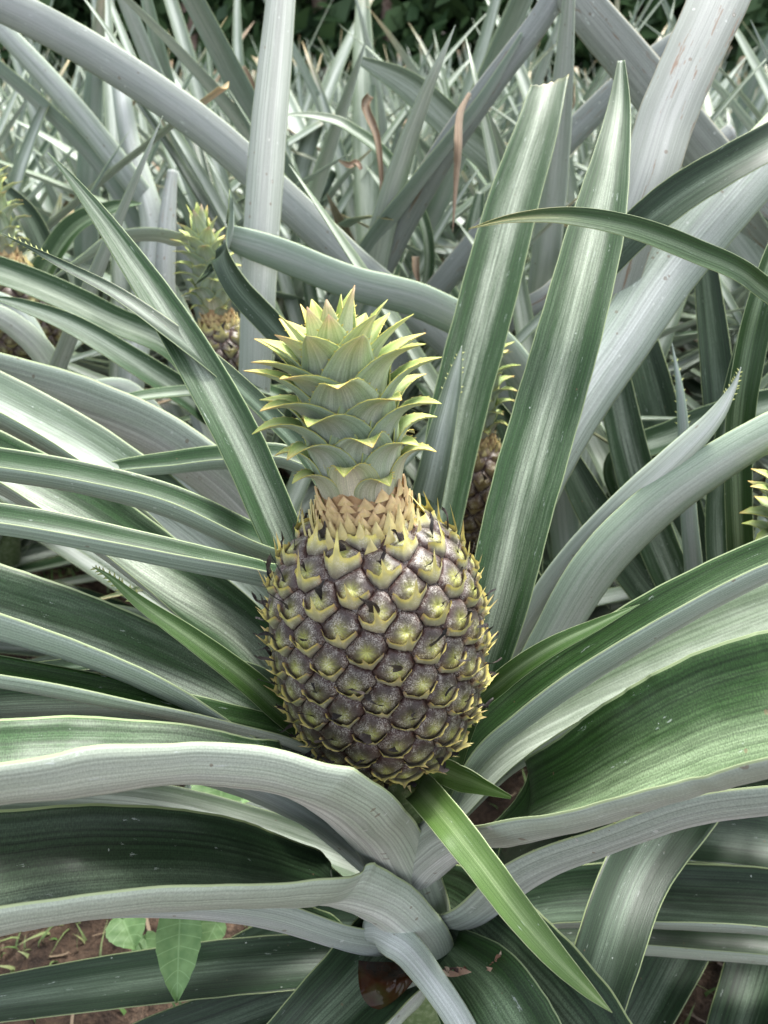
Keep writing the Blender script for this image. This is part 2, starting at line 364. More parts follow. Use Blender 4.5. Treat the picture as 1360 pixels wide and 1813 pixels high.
def make_pineapple(plant, base, axis, facing, Rad, Len, crown_len, seed=1, N=118, detail=2, ripe=0.0, young=0.0, crown_n=62, neck_len=0.03, bend=0.0):
    rnd = random.Random(seed)
    z = axis.normalized(); x = (facing - z*facing.dot(z)).normalized(); y = z.cross(x)
    Mx = Matrix((x, y, z)).transposed().to_4x4(); Mx.translation = base
    # profile by arc length
    K = 200; prof = []; s = 0; area = 0; cum = []
    for i in range(K+1):
        t = i/K; zz = Len*t
        e = abs((t-0.50)/0.50)
        r = Rad*(max(0.0, 1-e**(2.5 if t < 0.5 else 3.0)))**(1/2.15)*(1+0.05*sin(pi*(t-0.1)))
        r = max(r, 0.0004)
        if i: ds = sqrt((zz-prof[-1][1])**2+(r-prof[-1][0])**2); s += ds; area += ds*(r+prof[-1][0])/2
        prof.append((r, zz, s)); cum.append(area)
    S = s
    def at_s(q):
        q = max(0, min(S-1e-6, q)); lo, hi = 0, K
        while hi-lo > 1:
            m = (lo+hi)//2
            if prof[m][2] <= q: lo = m
            else: hi = m
        a, b = prof[lo], prof[hi]; f = (q-a[2])/max(b[2]-a[2], 1e-9)
        r = lerp(a[0], b[0], f); zz = lerp(a[1], b[1], f)
        dr = (b[0]-a[0]); dz = (b[1]-a[1]); L = sqrt(dr*dr+dz*dz)
        return r, zz, dz/L, -dr/L
    def P(th, q, h=0.0):
        r, zz, nr, nz = at_s(q)
        rr = r+nr*h
        return Mx @ Vector((rr*cos(th), rr*sin(th), zz+nz*h))
    # eyes
    ga = pi*(3-sqrt(5)); eyes = []
    for k in range(N):
        A = (k+0.5)/N*area; lo = next(i for i in range(K+1) if cum[i] >= A)
        eyes.append((k*ga % (2*pi), prof[lo][2]))
    fb = MB()
    nr_, na_ = (7, 30) if detail == 2 else (4, 14)
    cell = sqrt(2*pi*area/N)
    for k, (th, q) in enumerate(eyes):
        r0 = at_s(q)[0]
        if q > S*0.955: continue
        h1 = q/S
        poly = [(-0.03, -0.03), (0.03, -0.03), (0.03, 0.03), (-0.03, 0.03)]
        for j, (t2, q2) in enumerate(eyes):
            if j == k: continue
            dth = (t2-th+pi) % (2*pi)-pi; dx = dth*(r0+at_s(q2)[0])/2; dy = q2-q
            d2 = dx*dx+dy*dy
            if d2 > (cell*2.6)**2 or d2 < 1e-10: continue
            L = sqrt(d2); poly = clip_poly(poly, dx/L, dy/L, L/2)
            if not poly: break
        if len(poly) < 3: continue
        cx = sum(p[0] for p in poly)/len(poly); cy = sum(p[1] for p in poly)/len(poly)
        def edge_r(a):
            c, s_ = cos(a), sin(a); best = 1e9
            for i in range(len(poly)):
                x1, y1 = poly[i][0]-cx, poly[i][1]-cy; x2, y2 = poly[(i+1) % len(poly)][0]-cx, poly[(i+1) % len(poly)][1]-cy
                ex, ey = x2-x1, y2-y1; den = c*ey-s_*ex
                if abs(den) < 1e-12: continue
                t = (x1*ey-y1*ex)/den; w = (x1*s_-y1*c)/den*-1
                if t > 0:
                    px_, py_ = c*t, s_*t; f = ((px_-x1)*ex+(py_-y1)*ey)/max(ex*ex+ey*ey, 1e-12)
                    if -1e-6 <= f <= 1+1e-6: best = min(best, t)
            return best if best < 1 else cell*0.5
        ers = [edge_r(2*pi*i/na_) for i in range(na_)]
        H = 0.14*cell*(0.85+0.3*rnd.random())*min(1, r0/(Rad*0.55)+0.2)
        tintv = rnd.uniform(0.85, 1.15); jit = rnd.uniform(-0.08, 0.08); pitx = rnd.uniform(-0.08, 0.08)
        lime = rnd.uniform(0.4, 1.0)*(1.0-0.2*sst(0.75, 0.2, h1))
        verts = []; cols = []
        def hgt(rho, nx_, ny_):
            # steep shoulders, flattish top that rises to the lower centre, small pit
            h = H*(1-rho**3.2)**0.8 if rho < 1 else 0
            h += 0.0012*exp(-((nx_/0.5)**2+((ny_+0.25)/0.35)**2)) - 0.0016*exp(-(((nx_-pitx)/0.16)**2+((ny_+0.02)/0.12)**2))
            h -= 0.0006*exp(-(nx_/0.07)**2)*(1 if ny_ > 0 else 0)
            return h
        rings = [0.0, 0.14, 0.28, 0.45, 0.62, 0.78, 0.9, 1.0] if detail == 2 else [0, 0.3, 0.6, 0.86, 1.0]
        for ri, rho in enumerate(rings):
            for ai in range(na_):
                a = 2*pi*ai/na_; er = ers[ai]*0.985
                lx, ly = cx+er*rho*cos(a), cy+er*rho*sin(a)
                nx_, ny_ = er*rho*cos(a)/(cell*0.55), er*rho*sin(a)/(cell*0.55)
                hh = hgt(rho, nx_, ny_)
                verts.append(P(th+lx/max(r0, 0.008), q+ly, hh - (0.0008 if rho == 1 else 0)))
                c = lerp3((0.032, 0.021, 0.018), (0.085, 0.062, 0.056), 0.5+0.6*mnoise.noise(Vector((nx_*3, ny_*3, k*3.3))))
                c = lerp3(c, (0.50, 0.54, 0.12), 1.0*lime*exp(-((nx_-jit)/0.36)**2-((ny_+0.10)/0.38)**2)*(0.75+0.25*cos(9*a+k)))
                c = lerp3(c, (0.10, 0.05, 0.015), ripe*0.8)
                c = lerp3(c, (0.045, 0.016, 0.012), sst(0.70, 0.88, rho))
                c = tuple(v*tintv for v in c); cols.append(c)
        F = []
        for ri in range(len(rings)-1):
            for ai in range(na_):
                b = (ai+1) % na_; F.append((ri*na_+ai, ri*na_+b, (ri+1)*na_+b, (ri+1)*na_+ai)[::-1])
        F = [f[::-1] for f in F]
        fb.add(verts, F, 0, None, cols)
        # bract: rises from the lower rim, horned in the middle
        up_t = sst(0.60, 0.97, h1)
        spike = lerp(0.0085, 0.0185, up_t)*rnd.uniform(0.6, 1.25)*(Rad/0.0625)
        if q < S*0.06: spike *= 0.6
        nuB, nvB = (16, 7) if detail == 2 else (8, 3)
        verts = []; cols = []
        dry = rnd.random(); lean = rnd.uniform(-0.12, 0.12)
        cover = rnd.uniform(0.85, 1.15)
        for iv in range(nvB+1):
            v = iv/nvB
            for iu in range(nuB+1):
                u = -1+2*iu/nuB
                ang = -pi/2 + u*R(72); er = ers[int(round((ang % (2*pi))/(2*pi)*na_)) % na_]*0.99
                bx, by = er*cos(ang), er*sin(ang)
                # edge curve (in cell units): a smile, with a horn
                ex = bx*0.93; horn = exp(-(abs(u)/0.105)**1.1)
                ey = by*0.55*(1-abs(u)**2*0.4) - cell*0.03*cover*(1-abs(u)) + cell*0.03
                ey = max(ey, by+0.0008)
                xx = lerp(bx, ex, v); yy = lerp(by, ey, v)
                rho = min(1, sqrt(xx*xx+yy*yy)/max(1e-6, er))
                hh = H*(1-min(rho, 1)**3.2)**0.8 + 0.0009+0.0012*v
                hv = horn*v**1.6
                yy += spike*0.85*hv; hh += spike*(0.62)*hv**1.5 + 0.0008*v*(1-abs(u))
                xx = xx*(1-0.45*hv) + lean*cell*hv
                curl = 0.0011*exp(-((v-1)/0.15)**2)*(0.4+abs(sin(u*5+k)))
                hh += curl
                if v == 0: hh = -0.0004
                verts.append(P(th+(cx+xx)/max(r0, 0.008), q+cy+yy, hh))
                c = lerp3((0.21, 0.20, 0.14), (0.33, 0.33, 0.19), 0.5+0.5*mnoise.noise(Vector((u*2, v*2, k))))
                c = lerp3(c, (0.16, 0.12, 0.12), 0.6*sst(0.5, 0.0, v))
                c = lerp3(c, (0.82, 0.72, 0.20), sst(0.62, 0.92, v)*0.95)
                c = lerp3(c, (0.80, 0.72, 0.30), 0.9*hv)
                c = lerp3(c, (0.68, 0.62, 0.14), 0.6*up_t*sst(0.2, 0.9, v))
                c = lerp3(c, (0.36, 0.14, 0.05), sst(0.75, 1, abs(u))*0.5)
                if dry > 0.6: c = lerp3(c, (0.42, 0.28, 0.14), sst(0.5, 1.0, hv)*0.8)
                c = lerp3(c, (0.13, 0.07, 0.02), ripe*0.85)
                cols.append(c)
        m = nuB+1; F = []
        for iv in range(nvB):
            for iu in range(nuB):
                a_ = iv*m+iu; F.append((a_, a_+1, a_+m+1, a_+m))
        fb.add(verts, F, 1, None, cols)
        # withered flower
        if detail == 2 and rnd.random() < 0.72 or detail == 1 and rnd.random() < 0.3:
            Lf = rnd.uniform(0.007, 0.016); w = rnd.uniform(0.0018, 0.0036)
            o0 = (cx+pitx*cell*0.5+rnd.uniform(-0.001, 0.001), cy-0.0005)
            ax = rnd.uniform(-0.5, 0.5); verts = []; seg = 6
            fall = rnd.uniform(0.2, 1.0)
            for i in range(seg+1):
                v = i/seg; ww = w*(1-0.55*v)*(0.7+0.6*rnd.random())
                yy = Lf*v*fall*0.9; hh = H+0.0003+Lf*v*(1.05-0.55*fall)+0.0016*sin(v*4+k)
                xx = Lf*ax*v + 0.0015*sin(v*5+k*2)
                for s_ in (-1, 0, 1):
                    tw = k+v*2.5
                    verts.append(P(th+(o0[0]+xx+s_*ww*cos(tw))/max(r0, 0.008), q+o0[1]+yy+s_*ww*sin(tw)*0.6, hh+s_*ww*sin(tw)*0.8+(0.0006 if s_ == 0 else 0)))
            F = []
            for i in range(seg):
                for j in range(2):
                    a_ = i*3+j; F.append((a_, a_+1, a_+4, a_+3))
            fb.add(verts, F, 2, None, rnd.choice([(0.020, 0.016, 0.016), (0.03, 0.022, 0.02), (0.012, 0.010, 0.011)]))
    # inner core so nothing shows between the eyes
    verts = []; F = []; nk = 32
    for i in range(0, K+1, 8):
        for j in range(nk):
            a = 2*pi*j/nk; verts.append(Mx @ Vector((max(prof[i][0]-0.0012, 0.0001)*cos(a), max(prof[i][0]-0.0012, 0.0001)*sin(a), prof[i][1])))
    rows = K//8
    for i in range(rows):
        for j in range(nk):
            b = (j+1) % nk; F.append((i*nk+j, i*nk+b, (i+1)*nk+b, (i+1)*nk+j))
    fb.add(verts, F, 0, None, (0.045, 0.02, 0.016))
    fruit = fb.build('fruit', [EYE, BRACT, WITHER], plant)

    # --- neck with small overlapping scales
    def axis_at(h):      # point and direction above the fruit; the crown may lean
        a = bend*sst(0, 1.0, h/(neck_len+crown_len))
        off = h*a*0.75
        d = (z + bend_dir*a).normalized()
        return Mx @ Vector((0, 0, Len-0.006)) + z*h + bend_dir*off, d
    bend_dir = (RT - z*RT.dot(z)).normalized()*-1
    nb = MB(); Rn = Rad*0.385
    def ring_frame(h, th):
        p, d = axis_at(h); xx = (x-d*x.dot(d)).normalized(); yy = d.cross(xx)
        return p, d, xx*cos(th)+yy*sin(th), (yy*cos(th)-xx*sin(th))
    verts = []; F = []; nk = 28; nh = 10
    for i in range(nh+1):
        h = -0.012+(neck_len+0.02)*i/nh
        rr = Rn*(1+0.5*exp(-((h+0.012)/0.012)**1.0 if h > -0.012 else 0))
        for j in range(nk):
            p, d, o_, t_ = ring_frame(h, 2*pi*j/nk); verts.append(p+o_*rr)
    for i in range(nh):
        for j in range(nk):
            b = (j+1) % nk; F.append((i*nk+j, i*nk+b, (i+1)*nk+b, (i+1)*nk+j))
    nb.add(verts, F, 0, None, (0.42, 0.26, 0.12))
    nsc = 120 if detail == 2 else 60
    for k in range(nsc):
        f = k/nsc; h = -0.0105+(neck_len+0.008)*f; th = k*ga
        low = sst(0.62, 0.05, f)
        th += rnd.uniform(-.12, .12); h += rnd.uniform(-.0015, .0015)
        L = lerp(0.0085, 0.020, low)*rnd.uniform(0.75, 1.25); W = lerp(0.0105, 0.0125, low)
        rr = Rn*(1+0.45*exp(-max(0, h+0.012)/0.010)) + 0.0006
        verts = []; cols = []; nv_, nu2 = 5, 4; rnd_l = rnd.uniform(0.15, 0.9)
        for i in range(nv_+1):
            v = i/nv_
            p, d, o_, t_ = ring_frame(h+L*v*0.92, th)
            ww = W*0.5*(1-v**1.5)*(1-0.25*v)
            for j in range(nu2+1):
                u = -1+2*j/nu2
                out_ = rr + 0.0006+lerp(0.0022, 0.0050, low)*rnd_l*sin(v*1.7) + (0.0012)*(1-u*u) - 0.0006*v
                verts.append(p+o_*out_+t_*(ww*u))
                c = lerp3((0.66, 0.50, 0.25), (0.78, 0.70, 0.26), low*0.9+0.3*rnd.random())
                c = lerp3(c, (0.60, 0.38, 0.20), 0.5*v)
                c = lerp3(c, (0.36, 0.18, 0.11), 0.4*(1-low)*sst(0.55, 1, abs(u)))
                c = lerp3(c, (0.66, 0.60, 0.28), low*v)
                cols.append(c)
        m = nu2+1; F = []
        for i in range(nv_):
            for j in range(nu2):
                a_ = i*m+j; F.append((a_, a_+1, a_+m+1, a_+m))
        nb.add(verts, F, 0, None, cols)
    nb.build('neck', NECK, fruit)

    # --- crown
    cb = MB(); verts = []; F = []
    for i in range(9):
        h = neck_len-0.004+crown_len*0.75*i/8; rr = Rn*1.05*(1-0.85*(i/8)**1.3)
        for j in range(16):
            p, d, o_, t_ = ring_frame(h, 2*pi*j/16); verts.append(p+o_*rr)
    for i in range(8):
        for j in range(16):
            b = (j+1) % 16; F.append((i*16+j, i*16+b, (i+1)*16+b, (i+1)*16+j))
    cb.add(verts, F, 0, None, (1, 1, 1))
    crown = cb.build('crown', CR_U, plant)
    sc = Rad/0.0625*1.36
    for k in range(crown_n):
        f = k/(crown_n-1); th = k*ga+0.4
        h = neck_len-0.005+crown_len*0.70*f**1.2
        rr = Rn*0.98*(1-0.80*f**1.3)
        if f < 0.5: L = lerp(0.021, 0.060, (f/0.5)**0.8)
        else: L = lerp(0.062, 0.054, (f-0.5)/0.5)
        L *= sc*rnd.uniform(0.93, 1.08)
        W = lerp(0.021, 0.038, sst(0, 0.4, f))*lerp(1, 0.75, sst(0.7, 1, f))*sc
        a0 = lerp(R(13), R(3), f); a1 = lerp(R(128), R(40), f**0.8)*rnd.uniform(0.9, 1.1) if f > 0.05 else R(115)
        a1 = lerp(a1, R(8), sst(0.8, 1.0, f))
        n = 14 if detail == 2 else 7
        p, d, o_, t_ = ring_frame(h, th)
        pts = []; nors = []; wid = []; phis = []; q = p+o_*rr
        for i in range(n):
            v = i/(n-1)
            a = a0+(a1-a0)*(sst(0.34, 1.0, v)*0.8+v*v*0.2)
            if i: q = q+(d*cos(a)+o_*sin(a))*(L/(n-1))
            pts.append(q.copy()); nors.append(d*sin(a)-o_*cos(a))
            wv = (1-v**2.1)**0.9*(0.92+0.25*sin(pi*min(1, v*1.5)))
            wid.append(max(W*wv*0.94, 0.0006)); phis.append(lerp(0.75, 0.55, v))
        mb = MB()
        pink = rnd.random()
        def cf(v, u, f=f, pink=pink):
            k1 = sst(0.66, 0.98, v)*lerp(1.0, 0.8, f)
            c = lerp3((1, 1, 1), (1.6, 1.42, 0.95), k1)
            if pink > 0.55: c = lerp3(c, (2.0, 1.15, 1.0), sst(0.86, 1, v)*0.9)
            if f < 0.12: c = lerp3(c, (1.7, 1.15, 0.8), 0.25)
            return c
        ribbon(mb, pts, nors, wid, phis, 0.0016, 8 if detail == 2 else 4, colfn=cf, uvo=k*3.1)
        # margin teeth
        if detail == 2:
            for sg in (-1, 1):
                for q_ in range(5):
                    i = n-3-q_
                    if i < 3: break
                    t = (pts[i+1]-pts[i-1]).normalized(); nn = nors[i]; aa = t.cross(nn)
                    e = pts[i]+aa*(wid[i]*0.5/phis[i]*sin(sg*phis[i]))+nn*(wid[i]*0.5/phis[i]*(1-cos(phis[i])))
                    mb.add([e-t*0.0009, e+t*0.0009, e+nn*0.0004, e+aa*sg*0.0014+t*0.0012], [(0, 1, 3), (1, 2, 3), (2, 0, 3)], 2, [(0.5, 0)]*4, (1.3, 1.05, 0.7))
        mb.build('crown_leaf', [CR_T, CR_U, CR_R], crown)
    return fruit, crown

# ------------------------------------------------------------------ ground
def soil_mat():
    m, n, l, b, out = newmat('soil')
    tc = n.new('ShaderNodeTexCoord')
    t = n.new('ShaderNodeTexNoise'); t.inputs['Scale'].default_value = 22; t.inputs['Detail'].default_value = 8; l.new(tc.outputs['Object'], t.inputs['Vector'])
    t2 = n.new('ShaderNodeTexNoise'); t2.inputs['Scale'].default_value = 150; t2.inputs['Detail'].default_value = 5; l.new(tc.outputs['Object'], t2.inputs['Vector'])
    r = ramp(n, [(0.3, (0.030, 0.018, 0.012)), (0.5, (0.080, 0.050, 0.032)), (0.72, (0.20, 0.135, 0.09))]); l.new(t.outputs[0], r.inputs[0])
    r2 = ramp(n, [(0.3, (0.6,)*3), (0.7, (1.25,)*3)]); l.new(t2.outputs[0], r2.inputs[0])
    l.new(mix(n, l, 1.0, r.outputs[0], r2.outputs[0], 'MULTIPLY'), b.inputs['Base Color']); b.inputs['Roughness'].default_value = 0.95
    bp = n.new('ShaderNodeBump'); bp.inputs['Strength'].default_value = 1.0; bp.inputs['Distance'].default_value = 0.02
    l.new(math_(n, l, 'ADD', t.outputs[0], math_(n, l, 'MULTIPLY', t2.outputs[0], 0.5)), bp.inputs['Height']); l.new(bp.outputs[0], b.inputs['Normal'])
    return m
SOIL = soil_mat()
def ground_z(x, y):
    p = Vector((x*1.6, y*1.6, 0)); near = 1.0 if y < 3 else 0.3
    return 0.035*mnoise.noise(p) + near*(0.022*mnoise.noise(p*5)+0.014*mnoise.noise(p*13)+0.010*mnoise.noise(p*26))
mb = MB(); xs = []; 
def axis_vals(lo, hi, step, far):
    v = []; q = lo
    while q <= hi: v.append(q); q += step
    w = [lo-far, lo-far*0.4, lo-far*0.1] + v + [hi+far*0.1, hi+far*0.4, hi+far]
    return w
gx = axis_vals(-0.9, 0.9, 0.009, 60); gy = axis_vals(0.05, 1.5, 0.009, 60)
verts = [(a, b_, ground_z(a, b_) if abs(a) < 5 and abs(b_) < 8 else 0.0) for b_ in gy for a in gx]
nx_ = len(gx); F = [(j*nx_+i, j*nx_+i+1, (j+1)*nx_+i+1, (j+1)*nx_+i) for j in range(len(gy)-1) for i in range(nx_-1)]
mb.add(verts, F, 0); g = mb.build('ground', SOIL); tag(g, 'reddish brown soil of the pineapple field', None, None, 'structure')

# ------------------------------------------------------------------ the main plant
BASE = px(742, 1620, 0.715); main = thing('pineapple_plant', 'large front pineapple plant bearing the big purple-brown fruit in the middle', 'pineapple plant', (BASE.x, BASE.y, 0))
L = lambda *a, **k: traced(main, *a, **k)

# fruit
FC = px(672, 1140, 0.500)
ax = Vector((-0.10, sin(R(11)), cos(R(11)))).normalized()
FLEN = 0.180; FR = 0.0625
FB = FC - ax*FLEN*0.49
fruit, crown = make_pineapple(main, FB, ax, (CAMP-FC), FR, FLEN, 0.066, seed=5, N=185, neck_len=0.023, bend=0.12, crown_n=56)

# stem under the fruit and the heart of the plant
mb = MB()
sp = [FB+ax*0.012, FB-ax*0.02, px(730, 1480, 0.605), px(740, 1560, 0.67), BASE+Vector((0, 0, -0.05)), Vector((BASE.x, BASE.y, 0.12)), Vector((BASE.x, BASE.y, -0.03))]
rr_ = [0.010, 0.0105, 0.012, 0.018, 0.028, 0.036, 0.04]
verts = []; F = []; nk = 18; ns = 37
for i in range(ns):
    t = (len(sp)-1)*i/(ns-1); p = Vector(catmull([tuple(q)+(r_,) for q, r_ in zip(sp, rr_)], t)[:3]); r_ = catmull([tuple(q)+(r2_,) for q, r2_ in zip(sp, rr_)], t)[3]
    for j in range(nk):
        a = 2*pi*j/nk; w = 1+0.05*sin(3*a+i*0.4); verts.append(p+Vector((cos(a)*r_*w, sin(a)*r_*w, 0)))
for i in range(ns-1):
    for j in range(nk):
        b_ = (j+1) % nk; F.append((i*nk+j, (i+1)*nk+j, (i+1)*nk+b_, i*nk+b_))
mb.add(verts, F, 0, None, [(0.16, 0.24, 0.09)]*len(verts)); mb.build('stem', BRACT, main)

# ---- lower left
L([(750,1700,80,.70,135),(738,1605,112,.665,130),(690,1496,112,.585,120),(636,1432,102,.51,108),(578,1392,88,.465,98),(510,1362,82,.445,1088),(430,1346,86,.435,1080),(309,1330,104,.43,1066),(154,1333,138,.415,1054),(0,1343,144,.40,1046),(-140,1365,150,.39,1044),(-300,1410,150,.38,1044)], 'm', 'g', 74, th=.0026)
L([(765,1740,70,.70,135),(754,1672,88,.66,126),(702,1610,84,.615,112),(643,1574,82,.595,99),(566,1548,88,.58,1078),(470,1526,130,.54,1040),(330,1514,160,.50,1026),(170,1516,184,.47,1023),(0,1536,202,.45,1023),(-180,1565,212,.43,1023)], 'd', 'g', 74, th=.0026)
L([(750,1740,40,.72,120),(700,1690,46,.70,110),(600,1650,50,.66,1085),(470,1612,52,.62,1080),(330,1598,48,.59,1080),(180,1600,44,.57,1080),(40,1625,40,.55,1080)], 'm', 'g', 74)
L([(745,1640,60,.70,120),(690,1550,70,.665,125),(610,1470,76,.64,130),(540,1420,78,.61,130),(440,1375,74,.59,130),(300,1340,60,.57,130)], 'm', 'g', 40)
# ---- left fan
L([(700,1480,40,.62,1040),(600,1350,48,.57,1035),(520,1300,58,.53,1030),(400,1268,64,.50,1034),(250,1235,68,.48,1036),(100,1205,72,.465,1038),(-60,1178,72,.45,1038),(-200,1165,68,.44,1038)], 'g', 'g', 74, ws=0.74)
L([(690,1450,50,.62,1010),(590,1350,90,.57,1010),(470,1270,118,.535,1012),(320,1185,136,.51,1024),(160,1115,146,.49,1030),(0,1062,158,.475,1034),(-160,1010,155,.46,1034)], 'm', 'g', 74, ws=0.8)
L([(640,1360,46,.58,20),(520,1275,66,.54,10),(440,1205,66,.52,5),(340,1130,54,.505,0),(250,1068,34,.495,0),(195,1022,14,.49,0),(163,1003,1,.488,0)], 'h', 'g', 30, teeth=(.7,.98,9), ws=0.68)
L([(640,1200,50,.62,1050),(560,1050,60,.58,1060),(470,1016,62,.545,1058),(350,988,68,.52,1050),(200,955,74,.50,1042),(60,926,76,.485,1036),(-100,905,74,.47,1036)], 'm', 'g', 74, ws=0.72)
L([(620,1130,50,.66,1045),(540,1000,70,.62,1045),(430,944,78,.58,1045),(300,885,80,.56,1045),(150,845,78,.545,1040),(0,820,80,.53,1040),(-140,800,78,.52,1040)], 'm', 'g', 74, ws=0.72)
L([(700,1300,50,.66,20),(600,1150,70,.62,10),(505,960,84,.59,5),(430,790,88,.585,5),(360,660,82,.59,5),(280,530,66,.60,5),(190,400,40,.615,5),(125,315,16,.63,0),(84,270,1,.64,0)], 'm', 'g', 32, tip=(.9,(1.3,1.4,1.2)), ws=0.9)
L([(640,1000,44,.66,40),(560,830,50,.64,40),(480,735,52,.62,44),(400,660,52,.60,50),(310,590,48,.59,52),(210,520,38,.585,40),(110,468,25,.58,20),(50,437,10,.58,0),(0,412,1,.58,0)], 'd', 'n', 38, teeth=(.8,.97,8), ws=0.62)
L([(690,1450,60,.68,10),(570,1290,100,.66,5),(440,1130,120,.65,5),(300,1010,120,.64,1005),(150,900,120,.63,1012),(0,815,116,.62,1020),(-150,745,110,.61,1020)], 'm', 'g', 74, ws=0.85)
L([(680,1400,60,.74,10),(600,1230,90,.72,10),(480,1080,104,.71,10),(340,930,108,.70,1010),(170,800,110,.69,1022),(0,705,112,.68,1030),(-140,640,104,.67,1030)], 'p', 'g', 74, ws=0.82)
L([(690,1300,50,.80,130),(560,1080,80,.78,130),(440,900,96,.77,130),(300,785,104,.76,130),(150,715,104,.75,125),(0,668,96,.74,125),(-140,630,90,.73,125)], 'm', 'g', 40, ws=0.85)
L([(700,1250,40,.74,1030),(620,900,44,.72,1040),(520,812,48,.71,1044),(400,808,50,.70,1040),(300,818,46,.70,1035),(210,828,34,.70,1030),(120,845,10,.7,1010)], 'm', 'g', 74, ws=0.85)
L([(640,1420,40,.66,40),(520,1240,34,.64,60),(400,1175,26,.62,60),(250,1165,24,.61,60),(100,1180,24,.60,60),(-60,1200,24,.6,60)], 'd', 'g', 40)
L([(700,1560,40,.76,20),(560,1500,60,.72,20),(430,1455,60,.69,24),(290,1420,60,.66,26),(150,1405,64,.64,28),(0,1405,60,.62,30),(-80,1410,56,.61,30)], 'p', 'g', 35)
L([(560,1330,40,.66,20),(420,1290,60,.62,20),(250,1245,70,.60,20),(80,1240,80,.58,20),(-80,1250,80,.56,20)], 'd', 'g', 35)
# ---- bottom
L([(742,1680,60,.74,40),(640,1694,76,.74,30),(520,1702,86,.73,25),(380,1714,88,.72,20),(200,1737,84,.71,20),(20,1764,74,.70,20),(-140,1790,60,.69,20)], 'd', 'g', 34)
L([(745,1680,60,.76,20),(640,1715,80,.74,15),(540,1755,92,.73,10),(400,1806,96,.72,8),(250,1860,90,.71,8),(100,1930,80,.70,8)], 'd', 'g', 34)
L([(742,1640,90,.72,10),(690,1685,150,.68,5),(620,1760,150,.63,5),(530,1850,130,.59,5),(430,1960,110,.57,5)], 'd', 'g', 42)
L([(644,1648,40,.645,168),(664,1648,52,.625,172),(690,1660,58,.61,175),(724,1684,56,.60,178),(766,1738,50,.575,185),(812,1806,48,.565,188),(862,1900,46,.555,188)], 'm', 'g', 40)
L([(745,1700,40,.67,160),(735,1750,46,.65,160),(695,1795,44,.63,165),(655,1860,40,.61,165)], 'm', 'g', 40)
# the broad blade at the bottom, bitten along one side
big = L([(748,1590,80,.72,-14),(776,1612,150,.695,-10),(830,1660,200,.655,-6),(900,1732,236,.615,-2),(975,1815,240,.58,2),(1050,1910,225,.55,4),(1120,2010,200,.52,4)], 'd', 'g', 30, th=.0026)
L([(760,1660,60,.73,0),(800,1700,110,.64,0),(850,1760,170,.585,-4),(900,1840,190,.56,-4),(960,1940,170,.54,-4)], 'g', 'g', 24)
L([(770,1690,60,.9,0),(860,1700,80,.86,0),(930,1760,90,.82,0),(960,1840,90,.8,0),(980,1930,80,.78,0)], 'd', 'g', 30)
L([(790,1640,50,.94,1020),(1000,1720,70,.92,1020),(1180,1780,90,.9,1020),(1330,1860,90,.88,1020),(1460,1950,80,.86,1020)], 'd', 'g', 60)
L([(790,1600,60,.92,10),(900,1530,80,.88,10),(1050,1480,90,.86,14),(1220,1470,100,.84,20),(1400,1490,100,.83,20)], 'd', 'g', 36)
L([(740,1690,60,.86,10),(640,1640,80,.86,10),(520,1650,70,.86,10),(420,1690,60,.86,10)], 'd', 'g', 36)
L([(740,1600,60,.86,150),(640,1500,70,.84,150),(520,1440,60,.82,150),(380,1470,60,.80,150)], 'd', 'g', 36)
big['label'] = 'broad dark blade with a torn brown bite'
L([(765,1440,44,.60,0),(740,1394,58,.53,0),(790,1450,62,.46,0),(850,1526,60,.44,0),(915,1612,56,.43,0),(980,1690,44,.42,0),(1040,1752,24,.415,0),(1084,1793,1,.41,0)], 'f', 'g', 26, tip=(.8,(1.5,1.3,1.5)))
L([(740,1440,40,.58,0),(770,1370,44,.55,-20),(820,1380,44,.53,-30),(860,1395,26,.52,-30),(905,1412,6,.515,-30)], 'f', 'g', 35)
# ---- lower right
L([(742,1700,70,.70,150),(716,1630,92,.67,150),(722,1560,98,.62,142),(768,1500,92,.57,126),(832,1456,92,.535,110),(905,1420,122,.51,1052),(990,1384,150,.48,1034),(1120,1322,190,.45,1020),(1260,1264,220,.43,1015),(1400,1226,238,.41,1015),(1560,1200,230,.4,1015)], 'g', 'g', 74, th=.0026)
L([(770,1700,50,.76,130),(800,1640,70,.72,120),(855,1580,94,.665,1085),(950,1506,112,.57,1052),(1080,1452,116,.53,1046),(1220,1408,114,.50,1048),(1370,1388,112,.48,1050),(1540,1380,100,.46,1050)], 'd', 'g', 74, th=.0024, teeth=(.35,.46,5), ws=0.82)
L([(800,1640,60,.80,1010),(920,1600,84,.78,1010),(1060,1582,100,.76,1010),(1220,1585,106,.74,1012),(1380,1595,106,.72,1012),(1540,1620,100,.7,1012)], 'd', 'g', 74)
L([(820,1680,50,.84,1020),(960,1650,60,.82,1020),(1100,1652,62,.80,1025),(1240,1662,62,.78,1025),(1380,1675,60,.77,1025),(1520,1700,60,.76,1025)], 'd', 'g', 74)
L([(760,1480,50,.62,1030),(830,1334,74,.57,1036),(930,1238,98,.54,1040),(1060,1148,104,.515,1040),(1200,1064,102,.495,1038),(1360,986,94,.48,1036),(1520,930,90,.47,1036)], 'g', 'g', 74, ws=0.78)
L([(760,1480,50,.66,1005),(880,1340,80,.62,1010),(1000,1255,112,.59,1022),(1150,1180,134,.565,1026),(1300,1115,144,.55,1030),(1450,1060,140,.54,1030)], 'p', 'g', 74, ws=0.9)
L([(780,1440,40,.62,10),(830,1270,50,.56,10),(890,1204,52,.53,12),(970,1148,46,.51,14),(1060,1104,28,.50,14),(1133,1070,1,.495,14)], 'h', 'n', 30, ws=0.72)
